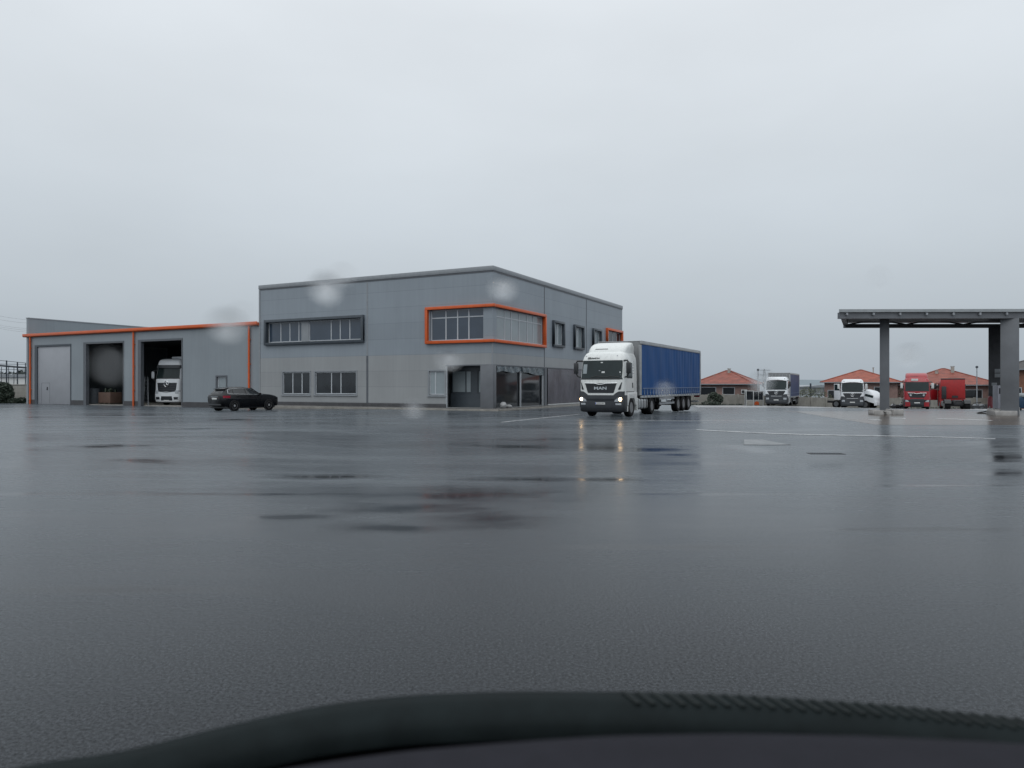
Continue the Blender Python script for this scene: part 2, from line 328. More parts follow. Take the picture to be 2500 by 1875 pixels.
M['dash'] = mat('soft_dashboard', (0.0225, 0.0225, 0.028), 0.8, var=0.12, vscale=30, bump=0.1, bscale=400, spec=0.05)
M['scuttle'] = mat('black_scuttle', (0.002, 0.002, 0.0024), 0.6, var=0.3, vscale=20, spec=0.05)
M['frit'] = mat('black_glass_border', (0.0105, 0.0145, 0.0155), 0.6, var=0.25, vscale=15, spec=0.06)
M['slat'] = mat('scuttle_slat', (0.013, 0.017, 0.017), 0.5, var=0.15, vscale=15, spec=0.1)
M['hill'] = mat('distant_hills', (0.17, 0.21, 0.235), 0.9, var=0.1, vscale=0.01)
M['warehouse'] = mat('distant_cladding', (0.24, 0.255, 0.265), 0.7, var=0.08, vscale=0.1)
M['whitewall'] = mat('white_cladding', (0.62, 0.63, 0.62), 0.7, var=0.08, vscale=0.1)
M['clear'] = mat_clear('clear_glass')
def mat_drop():
    m = bpy.data.materials.new('rain_water'); m.use_nodes = True
    n = m.node_tree.nodes; n.clear()
    o = n.new('ShaderNodeOutputMaterial'); g = n.new('ShaderNodeBsdfGlass'); g.inputs['IOR'].default_value = 1.33; g.inputs['Roughness'].default_value = 0.0
    m.node_tree.links.new(g.outputs[0], o.inputs[0]); return m
M['drop'] = mat_drop()

# ------------------------------------------------------------------ mesh builder
class MB:
    def __init__(s): s.v = []; s.f = []
    def add(s, vs, fs):
        o = len(s.v); s.v += [tuple(p) for p in vs]; s.f += [tuple(i + o for i in f) for f in fs]; return s
    def box(s, x0, x1, y0, y1, z0, z1):
        return s.add([(x0, y0, z0), (x1, y0, z0), (x1, y1, z0), (x0, y1, z0), (x0, y0, z1), (x1, y0, z1), (x1, y1, z1), (x0, y1, z1)],
                     [(0, 3, 2, 1), (4, 5, 6, 7), (0, 1, 5, 4), (1, 2, 6, 5), (2, 3, 7, 6), (3, 0, 4, 7)])
    def prism(s, pts, axis, a0, a1):
        def P(p, a): return {'x': (a, p[0], p[1]), 'y': (p[0], a, p[1]), 'z': (p[0], p[1], a)}[axis]
        n = len(pts); vs = [P(p, a0) for p in pts] + [P(p, a1) for p in pts]
        return s.add(vs, [tuple(range(n)), tuple(range(2 * n - 1, n - 1, -1))] + [(i, i + n, (i + 1) % n + n, (i + 1) % n) for i in range(n)])
    def tube(s, pts, r, n=8):
        pts = [Vector(p) for p in pts]; rings = []
        for i, p in enumerate(pts):
            d = (pts[min(i + 1, len(pts) - 1)] - pts[max(i - 1, 0)]).normalized()
            a = d.cross(Vector((0, 0, 1)) if abs(d.z) < 0.9 else Vector((1, 0, 0))).normalized(); b = d.cross(a)
            rr = r[i] if isinstance(r, (list, tuple)) else r
            rings.append([p + (a * math.cos(2 * math.pi * k / n) + b * math.sin(2 * math.pi * k / n)) * rr for k in range(n)])
        return s.loft(rings)
    def loft(s, rings, caps=True):
        n = len(rings[0]); vs = [p for r in rings for p in r]; fs = []
        for i in range(len(rings) - 1):
            for k in range(n):
                fs.append((i * n + k, i * n + (k + 1) % n, (i + 1) * n + (k + 1) % n, (i + 1) * n + k))
        if caps: fs += [tuple(range(n - 1, -1, -1)), tuple(range((len(rings) - 1) * n, len(rings) * n))]
        return s.add(vs, fs)
    def lathe(s, prof, c, axis='x', n=28):
        rings = []
        for (t, r) in prof:
            ring = []
            for k in range(n):
                a = 2 * math.pi * k / n; ca, sa = r * math.cos(a), r * math.sin(a)
                ring.append({'x': (c[0] + t, c[1] + ca, c[2] + sa), 'y': (c[0] + ca, c[1] + t, c[2] + sa), 'z': (c[0] + ca, c[1] + sa, c[2] + t)}[axis])
            rings.append(ring)
        return s.loft(rings)
    def slab(s, grid, off):
        """closed shell: a grid of points (rows) and the same grid moved by off(point)"""
        nr, nc = len(grid), len(grid[0]); n = nr * nc
        vs = [p for row in grid for p in row]; vs2 = [off(p) for p in vs]; fs = []
        for i in range(nr - 1):
            for j in range(nc - 1):
                a, b, c, d = i * nc + j, i * nc + j + 1, (i + 1) * nc + j + 1, (i + 1) * nc + j
                fs += [(a, b, c, d), (n + d, n + c, n + b, n + a)]
        edge = [(0, j) for j in range(nc)] + [(i, nc - 1) for i in range(1, nr)] + [(nr - 1, j) for j in range(nc - 2, -1, -1)] + [(i, 0) for i in range(nr - 2, 0, -1)]
        ids = [i * nc + j for i, j in edge]
        for k in range(len(ids)):
            a, b = ids[k], ids[(k + 1) % len(ids)]; fs.append((a, n + a, n + b, b))
        return s.add(vs + vs2, fs)
    def build(s, name, m, parent=None, bevel=0.0, smooth=True, angle=35, loc=None, seg=2):
        me = bpy.data.meshes.new(name); bm = bmesh.new()
        bv = [bm.verts.new(p) for p in s.v]
        for f in s.f:
            try: bm.faces.new([bv[i] for i in f])
            except ValueError: pass
        bmesh.ops.remove_doubles(bm, verts=bm.verts, dist=1e-5)
        bmesh.ops.recalc_face_normals(bm, faces=bm.faces)
        if bevel:
            ed = [e for e in bm.edges if len(e.link_faces) == 2 and e.calc_face_angle(0) > R(30)]
            bmesh.ops.bevel(bm, geom=ed, offset=bevel, segments=seg, profile=0.5, affect='EDGES', clamp_overlap=True)
        bm.to_mesh(me); bm.free()
        if smooth:
            me.shade_smooth(); me.set_sharp_from_angle(angle=R(angle))
        me.materials.append(m)
        o = bpy.data.objects.new(name, me); COL.objects.link(o)
        if parent: o.parent = parent
        if loc: o.location = loc
        return o

def tag(o, label=None, cat=None, group=None, kind=None):
    if label: o['label'] = label
    if cat: o['category'] = cat
    if group: o['group'] = group
    if kind: o['kind'] = kind
    return o
def thing(name, label, cat, loc=(0, 0, 0), rz=0.0, group=None):
    o = bpy.data.objects.new(name, None); COL.objects.link(o)
    o.location = loc; o.rotation_euler = (0, 0, rz); o.empty_display_size = 0.3
    return tag(o, label, cat, group)
def copy_tree(o, parent=None):
    c = o.copy(); COL.objects.link(c)
    if parent: c.parent = parent
    for ch in o.children: copy_tree(ch, c)
    return c
def text(s, size, m, parent, loc, sx=1.0, rot=(R(90), 0, 0), name='lettering', ext=0.006, bold=0.0, shear=0.0):
    c = bpy.data.curves.new(name, 'FONT'); c.body = s; c.size = size; c.extrude = ext; c.align_x = 'CENTER'; c.align_y = 'CENTER'; c.offset = bold; c.shear = shear
    c.materials.append(m)
    tmp = bpy.data.objects.new('tmp', c); COL.objects.link(tmp)
    me = bpy.data.meshes.new_from_object(tmp, depsgraph=bpy.context.evaluated_depsgraph_get()); bpy.data.objects.remove(tmp)
    o = bpy.data.objects.new(name, me); COL.objects.link(o); o.parent = parent; o.location = loc; o.rotation_euler = rot; o.scale = (sx, 1, 1); return o
def interp(tab, z):
    if z <= tab[0][0]: return tab[0][1]
    for (a, b), (c, d) in zip(tab, tab[1:]):
        if z <= c:
            t = (z - a) / (c - a); return b + (d - b) * t
    return tab[-1][1]

# ------------------------------------------------------------------ ground
def ground_sheet():
    xs = sorted({-4000, -1500, -600, -260, 260, 600, 1500, 4000, *[-150 + 3 * i for i in range(104)], *range(-12, 18)})
    ys = sorted({-600, -120, -30, 230, 400, 900, 2000, 5000, *[-9 + 3 * i for i in range(58)], *range(8, 34)})
    mb = MB(); nx = len(xs)
    mb.add([(x, y, gz(x, y)) for y in ys for x in xs], [(j * nx + i, j * nx + i + 1, (j + 1) * nx + i + 1, (j + 1) * nx + i) for j in range(len(ys) - 1) for i in range(nx - 1)])
    return mb.build('ground', M['asphalt'], angle=60)
tag(ground_sheet(), kind='structure')

def sheet(name, quad, m, dz, nu=12, nv=8, kind='structure', thick=0.0):
    """a flat sheet over the four ground corners, following the yard, dz above it"""
    a, b, c, d = [Vector(p) for p in quad]; mb = MB(); g = []
    for j in range(nv + 1):
        row = []
        for i in range(nu + 1):
            s, t = i / nu, j / nv
            p = a.lerp(b, s).lerp(d.lerp(c, s), t)
            row.append((p.x, p.y, gz(p.x, p.y) + dz))
        g.append(row)
    mb.slab(g, lambda p: (p[0], p[1], p[2] - (thick or dz * 0.5)))
    o = mb.build(name, m)
    return tag(o, kind=kind)

# ------------------------------------------------------------------ office and workshop frame
C0 = Vector((-1.31, 48.8)); E2 = Vector((0.452, 0.892)); ANG = -math.atan2(0.452, 0.892)
def lx(u):
    k = (u - U0) / FPX; return -(C0.x - k * C0.y) / (0.892 + 0.452 * k)
def ry(u):
    k = (u - U0) / FPX; return (k * C0.y - C0.x) / (0.452 - 0.892 * k)
def lz(u, v): return CAMH + (V0 - v) / FPX * (C0.y - 0.452 * lx(u))
def rz_(u, v): return CAMH + (V0 - v) / FPX * (C0.y + 0.892 * ry(u))
def toworld(x, y, z=0.0): return (C0.x + 0.892 * x + 0.452 * y, C0.y - 0.452 * x + 0.892 * y, z)

def wall(name, axis, pos, thick, a0, a1, z0, z1, holes, m, parent):
    """wall in plane axis=pos (its outer face), thick inwards; holes = (a0, a1, z0, z1)"""
    A = sorted({a0, a1, *[h[0] for h in holes], *[h[1] for h in holes]}); Z = sorted({z0, z1, *[h[2] for h in holes], *[h[3] for h in holes]})
    def solid(i, j):
        if i < 0 or j < 0 or i >= len(A) - 1 or j >= len(Z) - 1: return False
        ca, cz = (A[i] + A[i + 1]) / 2, (Z[j] + Z[j + 1]) / 2
        return not any(h[0] < ca < h[1] and h[2] < cz < h[3] for h in holes)
    def P(a, d, z): return (a, pos + d, z) if axis == 'y' else (pos - d, a, z)
    mb = MB(); t = thick
    for i in range(len(A) - 1):
        for j in range(len(Z) - 1):
            if not solid(i, j): continue
            p, q, r, s = A[i], A[i + 1], Z[j], Z[j + 1]
            for d in (0, t): mb.add([P(p, d, r), P(q, d, r), P(q, d, s), P(p, d, s)], [(0, 1, 2, 3)])
            if not solid(i - 1, j): mb.add([P(p, 0, r), P(p, t, r), P(p, t, s), P(p, 0, s)], [(0, 1, 2, 3)])
            if not solid(i + 1, j): mb.add([P(q, 0, r), P(q, t, r), P(q, t, s), P(q, 0, s)], [(0, 1, 2, 3)])
            if not solid(i, j - 1): mb.add([P(p, 0, r), P(q, 0, r), P(q, t, r), P(p, t, r)], [(0, 1, 2, 3)])
            if not solid(i, j + 1): mb.add([P(p, 0, s), P(q, 0, s), P(q, t, s), P(p, t, s)], [(0, 1, 2, 3)])
    return mb.build(name, m, parent, smooth=False)

XL = lx(633); YR = 28.0; H = 9.84
office = thing('office_building', 'two storey grey panel office building with orange framed corner window', 'building', (C0.x, C0.y, 0), ANG)
def frame_mb(axis, pos, out, a0, a1, z0, z1, w, inner=0.2):
    mb = MB()
    def B(p, q, r, s):
        if axis == 'y': mb.box(p, q, pos - out, pos + inner, r, s)
        else: mb.box(pos - inner, pos + out, p, q, r, s)
    B(a0, a1, z1 - w, z1); B(a0, a1, z0, z0 + w); B(a0, a0 + w, z0 + w, z1 - w); B(a1 - w, a1, z0 + w, z1 - w)
    return mb
def plain_window(parent, axis, pos, a0, a1, z0, z1, mull, glass, fw=0.06, transom=None, frame='frame_lt', rec=0.12):
    """frame with bars (one part) and one pane (sub-part)"""
    mb = MB()
    def B(p, q, r, s, d0, d1):
        if axis == 'y': mb.box(p, q, pos + d0, pos + d1, r, s)
        else: mb.box(pos - d1, pos - d0, p, q, r, s)
    B(a0, a1, z1 - fw, z1, rec, rec + .07); B(a0, a1, z0, z0 + fw, rec, rec + .07)
    B(a0, a0 + fw, z0 + fw, z1 - fw, rec, rec + .07); B(a1 - fw, a1, z0 + fw, z1 - fw, rec, rec + .07)
    for a in mull: B(a - fw * .6, a + fw * .6, z0 + fw, z1 - fw, rec + .003, rec + .067)
    if transom:
        st = sorted([a0 + fw] + [x for a in mull for x in (a - fw * .6, a + fw * .6)] + [a1 - fw])
        for p, q in zip(st[::2], st[1::2]): B(p, q, transom - fw * .5, transom + fw * .5, rec + .006, rec + .064)
    f = mb.build('window', M[frame], parent, smooth=False)
    g = MB()
    if axis == 'y': g.box(a0 + .01, a1 - .01, pos + rec + .03, pos + rec + .045, z0 + .01, z1 - .01)
    else: g.box(pos - rec - .045, pos - rec - .03, a0 + .01, a1 - .01, z0 + .01, z1 - .01)
    g.build('pane', M[glass], f, smooth=False)
    return f

# openings
band = (lx(648.5), lx(890), lz(890, 835.7), lz(890, 768.7))
bw = 0.2
b_in = (band[0] + bw, band[1] - bw, band[2] + bw, band[3] - bw)
w1 = (lx(690), lx(757), lz(757, 963.5), lz(757, 907.5)); w2 = (lx(769), lx(870), lz(870, 963.5), lz(870, 906.5)); w3 = (lx(1047), lx(1086), lz(1086, 965), lz(1086, 905))
oz0, oz1 = 4.62, 7.23; ow = 0.2
oxl = lx(1041); oyr = ry(1329)
gl = (lx(1050), lx(1180)); HD = 3.09
op = (lx(1090), -0.95, 0.12, HD)
holesL = [b_in, w1, w2, w3, (gl[0], gl[1], oz0 + ow, oz1 - ow), op]
wall('front_wall', 'y', 0, 0.2, XL, -0.0, -0.6, H - .32, holesL, M['panel'], office)
rw = []
for ua, ub, va, vb in ((1348, 1375, 781.5, 846.5), (1399.5, 1423, 791.5, 852.5), (1445.5, 1466, 801.5, 858)):
    y0, y1 = ry(ua), ry(ub); rw.append((y0, y1, rz_(ua, vb), rz_(ua, va)))
zm0 = sum(r[2] for r in rw) / 3; zm1 = sum(r[3] for r in rw) / 3
rw = [(a, b, zm0, zm1) for a, b, _, _ in rw]
og = (ry(1479), YR - 0.25, 4.62, 7.23)
bays = [(0.45, ry(1329) - .1, 0.12, HD), (ry(1331) + .25, ry(1440), 0.12, HD)]
holesR = [(a + .18, b - .18, c + .18, d - .18) for a, b, c, d in rw] + [(0.55, oyr - ow, oz0 + ow, oz1 - ow), (og[0] + ow, og[1] - ow, og[2] + ow, og[3] - ow)] + bays
wall('side_wall', 'x', 0.001, 0.2, 0.2, YR, -0.9, H - .32, holesR, M['panel'], office)
MB().box(XL, XL + .2, .2, YR - .2, -0.6, H - .33).build('end_wall', M['panel'], office, smooth=False)
MB().box(XL, -.2, YR - .2, YR, -0.6, H - .33).build('rear_wall', M['panel'], office, smooth=False)
MB().box(XL + .2, -.2, .2, YR - .2, H - .75, H - .6).build('roof', M['trim_dark'], office, smooth=False)
MB().box(XL + .2, -.2, .2, YR - .2, 3.3, 3.5).build('upper_floor', M['inside'], office, smooth=False)
cp = MB(); cp.box(XL - .05, .06, -.06, .26, H - .32, H); cp.box(-.26, .062, .262, YR + .04, H - .32, H - .002); cp.box(XL - .05, XL + .26, .262, YR, H - .32, H - .002)
cp.build('parapet_cap', M['trim'], office, bevel=0.02)
sh = MB(); sh.box(XL, .025, -.022, -.001, H - .42, H - .33); sh.box(.004, .026, 0, YR, H - .42, H - .33); sh.build('drip_strip', M['trim_dark'], office, smooth=False)
jt = MB(); xj = lx(896.8); jt.box(xj - .06, xj + .06, -.02, -.002, 3.9, H - .43); jt.build('panel_joint_strip', M['trim'], office, smooth=False)
jt = MB(); jt.box(xj - .08, xj + .08, -.022, -.002, .35, 3.88); jt.build('panel_joint_strip', M['trim_dark'], office, smooth=False)
MB().box(XL - .03, XL + .12, -.03, -.003, -.2, H - .34).build('corner_trim', M['trim'], office, smooth=False)
for y in (ry(1329), ry(1431.6)):
    MB().box(.003, .02, y - .05, y + .05, HD + .02 if y < 16 else .3, H - .43).build('panel_joint_strip', M['trim_dark'], office, smooth=False)
MB().box(-.09, .022, -.024, -.003, HD + .02, oz0 - .01).build('corner_trim', M['trim'], office, smooth=False)
pl = MB(); pl.box(XL, op[0], -.05, -.002, -.4, .36); pl.build('plinth', M['plinth'], office, smooth=False)
pl = MB(); pl.box(.004, .05, bays[1][1], YR, -.9, .33); pl.build('plinth', M['plinth'], office, smooth=False)
# upper window band
frame_mb('y', 0, .22, *band, bw).build('window_surround', M['anthracite'], office, bevel=.012)
xa, xb = lx(735), lx(752.5)
MB().box(xa, xb, .06, .2, b_in[2], b_in[3]).build('infill_panel', M['trim'], office, smooth=False)
plain_window(office, 'y', 0, b_in[0] + .02, xa, b_in[2] + .02, b_in[3] - .02, [lx(683), lx(705), lx(727)], 'glass_blue', .07)
plain_window(office, 'y', 0, xb, b_in[1] - .02, b_in[2] + .02, b_in[3] - .02, [lx(806), lx(828), lx(851.5)], 'glass_blue', .07)
# ground floor windows
for w, mu, g in ((w1, [lx(713.5), lx(736)], 'glass_dark'), (w2, [lx(808), lx(831)], 'glass_dark'), (w3, [lx(1062)], 'glass_pale')):
    f = plain_window(office, 'y', 0, w[0] + .02, w[1] - .02, w[2] + .03, w[3] - .03, mu, g, .065, rec=.06)
    s = frame_mb('y', 0, .035, w[0] - .08, w[1] + .08, w[2] - .1, w[3] + .08, .1, inner=.05); s.box(w[0] - .12, w[1] + .12, -.10, -.036, w[2] - .1, w[2] - .06)
    s.build('sill', M['trim'], f, smooth=False)
bx = MB(); bx.box(w2[0] + .5, w2[0] + .95, .35, .36, w2[2] + .05, w2[3] - .1); bx.build('curtain', M['film_w'], office)
# orange corner window
oc = MB()
oc.box(oxl, .22, -.22, .1, oz1 - ow, oz1); oc.box(oxl, .22, -.22, .1, oz0, oz0 + ow); oc.box(oxl, oxl + ow, -.22, .1, oz0 + ow, oz1 - ow)
oc.box(-.1, .219, .1, oyr, oz1 - ow, oz1 - .001); oc.box(-.1, .219, .1, oyr, oz0 + .001, oz0 + ow); oc.box(-.1, .219, oyr - ow, oyr - .001, oz0 + ow, oz1 - ow)
oc.build('corner_window_surround', M['orange'], office, bevel=.012)
tz = oz1 - ow - .58
plain_window(office, 'y', 0, gl[0] + .02, gl[1], oz0 + ow + .01, oz1 - ow - .01, [lx(1086.5), lx(1115), lx(1142.5)], 'glass_blue', .07, tz)
plain_window(office, 'x', 0, .55, oyr - ow, oz0 + ow + .01, oz1 - ow - .01, [ry(1236), ry(1252), ry(1271), ry(1291), ry(1305)], 'glass_pale', .07, tz)
# framed side windows
for (a, b, c, d) in rw:
    frame_mb('x', 0, .2, a, b, c, d, .18).build('window_surround', M['anthracite'], office, bevel=.012)
    plain_window(office, 'x', 0, a + .2, b - .2, c + .2, d - .2, [(a + b) / 2], 'glass_pale', .06, rec=.05)
frame_mb('x', 0, .22, *og, ow).build('corner_window_surround', M['orange'], office, bevel=.012)
plain_window(office, 'x', 0, og[0] + ow + .02, og[1] - ow - .02, og[2] + ow + .02, og[3] - ow - .02, [og[0] + 1.2, og[0] + 2.4, og[0] + 3.6], 'glass_dark', .07)
# ground floor corner: column, inner walls, glazing
MB().box(-.95, .05, -.05, .44, -.1, HD - .002).build('corner_column', M['canopy'], office, bevel=.02)
hd = MB(); hd.box(op[0] - .05, .03, -.03, -.003, HD - .06, HD + .02); hd.box(.004, .035, .0, ry(1440), HD - .062, HD + .018); hd.build('lintel_trim', M['trim_dark'], office, smooth=False)
MB().box(-8, -.2, .25, 17.5, .02, .1).build('ground_floor_slab', M['concrete'], office, smooth=False)
MB().box(-8, -4.6, 1.6, 17.5, .12, 3.28).build('inner_wall', M['inside2'], office, smooth=False)
MB().box(-4.55, -.25, 17.3, 17.5, .12, 3.28).build('inner_wall', M['inside2'], office, smooth=False)
# set-back glazed wall behind the open porch bay
iw = MB(); yb = 1.35
iw.box(op[0] - .5, -.4, yb, yb + .15, .1, 1.12); iw.box(op[0] - .5, -.4, yb, yb + .15, 2.75, 3.28)
iw.box(-2.45, -1.95, yb, yb + .15, 1.12, 2.75); iw.build('porch_wall', M['anthracite'], office, smooth=False)
plain_window(office, 'y', yb, op[0] - .4, -2.47, 1.13, 2.74, [-2.95], 'glass_pale', .07, rec=.03, frame='anthracite')
plain_window(office, 'y', yb, -1.94, -.45, 1.13, 2.74, [-1.45, -.8], 'glass_pale', .06, rec=.03, frame='anthracite')
MB().box(op[0] - .02, op[0] + .03, -.03, .1, .1, HD - .07).build('porch_post', M['frame_lt'], office, smooth=False)
# bare aluminium posts of the side bays
for y in (.5, 4.4, bays[0][1] - .1, bays[1][0] + .08, 12.2):
    MB().box(-.12, -.02, y - .05, y + .05, .1, HD - .07).build('bay_post', M['frame_lt'], office, bevel=.006)
MB().box(-.14, .06, bays[0][1] + .02, bays[1][0] - .02, .05, HD - .07).build('bay_pier', M['trim_dark'], office, smooth=False)

for y0_, y1_ in ((.56, 4.34), (4.46, bays[0][1] - .16)): MB().box(-.20, -.18, y0_, y1_, .12, HD - .07).build('bay_glazing', M['glass_dark'], office, smooth=False)
# film hanging in the bays: sheets of their own
def crumple(name, y0, y1, z0, z1, m, amp, ny, nz, label, bottom=None):
    g = []
    for j in range(nz + 1):
        row = []
        for i in range(ny + 1):
            y = y0 + (y1 - y0) * i / ny; zb = z0 + (bottom(i / ny) if bottom else 0); z = zb + (z1 - zb) * j / nz
            fold = math.sin(i * 1.9 + 1.3 * math.sin(i * .37)) * .5 + math.sin(i * .61 + j * .25) * .5
            row.append((.025 + amp * fold + random.uniform(-.12, .12) * amp, y, z + random.uniform(-.02, .02) * (0 < j < nz)))
        g.append(row)
    mb = MB(); mb.slab(g, lambda p: (p[0] - .008, p[1], p[2]))
    o = mb.build(name, m, None, angle=70); o.location = (C0.x, C0.y, 0); o.rotation_euler = (0, 0, ANG)
    return tag(o, label, 'plastic sheet', 'plastic film over the unfinished bays')
crumple('plastic_sheet', bays[1][0] + .2, bays[1][1] - .1, .16, HD - .08, M['film'], .022, 26, 14, 'dark cloudy plastic sheet hanging over the bay beside the truck')
crumple('plastic_sheet', .55, 4.35, 2.45, HD - .08, M['film_w'], .06, 40, 5, 'torn whitish plastic film under the lintel nearest the corner column', lambda t: .07 * math.sin(t * 7) + .10 * t + .12)
crumple('plastic_sheet', 4.5, bays[0][1] - .15, 2.42, HD - .08, M['film_w'], .06, 40, 5, 'torn whitish plastic film drooping from the lintel by the middle pier', lambda t: .09 * math.sin(t * 5 + 1) + .12)
fr = MB(); fr.box(.06, .11, bays[1][0] + .1, bays[1][1], .1, .17)
o = fr.build('batten', M['white_pl'], None, bevel=.01); o.location = (C0.x, C0.y, 0); o.rotation_euler = (0, 0, ANG); tag(o, 'pale batten holding down the foot of the dark plastic sheet', 'batten')

# pavement round the office
pv = MB()
pv.box(XL - .4, .9, -1.7, -.055, -.25, .10); pv.box(.055, 1.3, -.05, 26, -.9, .095)
o = pv.build('pavement', M['pavement'], None, bevel=.012); o.location = (C0.x, C0.y, 0); o.rotation_euler = (0, 0, ANG); tag(o, kind='structure')
kb = MB(); kb.box(XL - .4, 1.4, -1.86, -1.705, -.3, .105); kb.box(1.305, 1.45, -1.7, 26, -.95, .10)
o = kb.build('kerb', M['kerb'], None, bevel=.015); o.location = (C0.x, C0.y, 0); o.rotation_euler = (0, 0, ANG); tag(o, kind='structure')

# sacks by the corner column
for i, (dx, dy, s, lab) in enumerate(((.42, .75, 1.0, 'pale sack slumped on the pavement against the bare bay post'), (.45, 1.5, .8, 'smaller pale sack lying flat beside the slumped one'))):
    mb = MB(); rings = []
    for j in range(9):
        t = j / 8; w = math.sin(math.pi * (t * .86 + .1)) ** .5
        rings.append([((.24 * w * math.cos(a) + random.uniform(-.02, .02)) * s, (.34 * w * math.sin(a) + random.uniform(-.02, .02)) * s, (.44 if i == 0 else .3) * t * s) for a in [2 * math.pi * k / 14 for k in range(14)]])
    mb.loft(rings); o = mb.build('sack', M['sack'], None, angle=80); p = toworld(dx, dy, .098); o.location = p; o.rotation_euler = (0, 0, i * .9)
    tag(o, lab, 'sack')

# ------------------------------------------------------------------ workshop
WX0 = lx(66); WX1 = XL - .02; WH = 6.55
shop = thing('workshop_building', 'long low grey workshop with orange gutter, orange downpipes and tall vehicle bays', 'building', toworld(WX1, 0), ANG)
S = WX1   # workshop parts are placed relative to its own origin
def sx(u): return lx(u) - S
zd = lambda u, v: lz(u, v)
d1 = (sx(85), sx(173), -.4, lz(130, 841)); d2 = (sx(204), sx(302), -.4, lz(250, 834)); d3 = (sx(337), sx(445), -.4, lz(390, 827.5)); wsm = (sx(527), sx(554), .45, lz(540, 917))
wall('front_wall', 'y', .02, .25, WX0 - S, 0, -.5, WH, [d1, d2, d3, wsm], M['panel_shop'], shop)
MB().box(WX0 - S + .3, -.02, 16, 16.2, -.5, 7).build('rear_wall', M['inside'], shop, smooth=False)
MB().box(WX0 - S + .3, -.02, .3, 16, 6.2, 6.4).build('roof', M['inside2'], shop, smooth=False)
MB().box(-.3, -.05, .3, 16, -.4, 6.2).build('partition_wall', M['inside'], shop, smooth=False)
gp = MB(); gp.box(WX0 - S - .02, WX0 - S + .28, -.05, 27.5, -.5, lz(66, 778)); gp.build('gable_parapet', M['panel_shop'], shop, smooth=False)
MB().box(WX0 - S - .06, WX0 - S + .32, -.08, 27.6, lz(66, 778), lz(66, 778) + .1).build('parapet_cap', M['trim'], shop, smooth=False)
flr = MB(); flr.box(WX0 - S + .3, -.1, .3, 16, -.3, -.16); flr.build('hall_floor', M['concrete'], shop, smooth=False)
gu = MB()
gz0, gz1 = WH + .02, WH + .34
gu.prism([(-.28, gz1), (-.28, gz0 + .08), (-.2, gz0), (.3, gz0), (.3, gz1 - .06), (-.2, gz1 - .06), (-.2, gz1)], 'x', WX0 - S - .35, 0.02)
gu.build('gutter', M['orange'], shop, bevel=.015)
for u in (76, 328, 610):
    x = sx(u); dp = MB(); dp.tube([(x, -.1, WH + .05), (x, -.1, 2.5), (x, -.1, -.2)], .085, 12)
    for z in (1.2, 3.4, 5.4): dp.box(x - .13, x + .13, -.13, .01, z, z + .06)
    dp.build('downpipe', M['orange'], shop)
for a, b in ((WX0 - S + .28, d1[0]), (d1[1], d2[0]), (d2[1], d3[0]), (d3[1], -.0)): MB().box(a, b, -.03, .018, -.4, .22).build('plinth', M['plinth'], shop, smooth=False)
for d, nm in ((d1, 'anthracite'), (d2, 'trim_dark'), (d3, 'trim_dark')):
    mb = MB(); w = .18
    mb.box(d[0] - .02, d[0] + w * 2.2, -.02, .3, -.4, d[3]); mb.box(d[1] - w * .5, d[1] + .02, -.02, .3, -.4, d[3]); mb.box(d[0] + w * 2.2, d[1] - w * .5, -.018, .3, d[3] - w, d[3])
    mb.build('bay_frame', M[nm], shop, smooth=False)
zz0, zz1 = -.2, d1[3] - .18
dr = MB().box(d1[0] + .4, d1[1] - .1, .08, .14, zz0, zz1)
drr = dr.build('sectional_door', M['door_pale'], shop, bevel=.003)
wk = MB(); x0, x1 = d1[0] + 1.0, d1[0] + 2.4
for a, b, c, d in ((x0, x1, 1.9, 1.92), (x0, x0 + .02, -.15, 1.9), (x1 - .02, x1, -.15, 1.9)): wk.box(a, b, .07, .079, c, d)
wk.build('wicket_door', M['trim_dark'], drr, smooth=False)
MB().box(x0 + .95, x0 + 1.05, .02, .068, 1.2, 1.5).build('handle', M['black'], drr, bevel=.01)
f = plain_window(shop, 'y', .02, wsm[0] + .12, wsm[1] - .02, wsm[2] + .02, wsm[3] - .12, [], 'glass_pale', .09, rec=.08)
frame_mb('y', .02, .04, wsm[0] - .02, wsm[1] + .02, wsm[2] - .02, wsm[3] + .02, .13, inner=.1).build('sill', M['trim_dark'], f, smooth=False)
# hall steel: columns and rails inside
for x in (d2[0] - .3, d2[1] + .6, d3[0] + 3.0, d3[1] + .8):
    MB().box(x, x + .3, 13.4, 13.8, -.2, 6.2).build('hall_column', M['inside2'], shop, smooth=False)
for z in (1.6, 3.4):
    MB().box(d2[0] - 2, -.4, 13.85, 14.0, z, z + .18).build('hall_rail', M['inside2'], shop, smooth=False)
# things in the bays
def on_shop(x, y): p = toworld(S + x, y); return (p[0], p[1], -.16)
cr = thing('crate', 'open brown crate piled with parts inside the dark workshop bay', 'crate', (*at(269, 69.6), -.16), ANG)
mb = MB(); mb.box(-.9, .9, -.6, .6, .14, 1.15)
mb.build('crate_body', M['cardboard'], cr, bevel=.02)
mb = MB(); mb.box(-.95, .95, -.65, .65, .0, .05)
for x in (-.8, 0, .7): mb.box(x, x + .12, -.64, .64, .051, .139)
mb.build('pallet', M['bark'], cr, smooth=False)
mb = MB()
for i in range(9):
    x, y = random.uniform(-.7, .5), random.uniform(-.4, .4); mb.tube([(x, y, 1.16), (x + random.uniform(-.4, .5), y + .2, 1.3 + random.uniform(0, .25))], .08, 6)
mb.build('scrap_heap', M['leaf'], cr)
br = thing('oil_drum', 'dark round drum standing in the workshop bay beside the brown crate', 'drum', (*at(230, 71), -.16), 0)
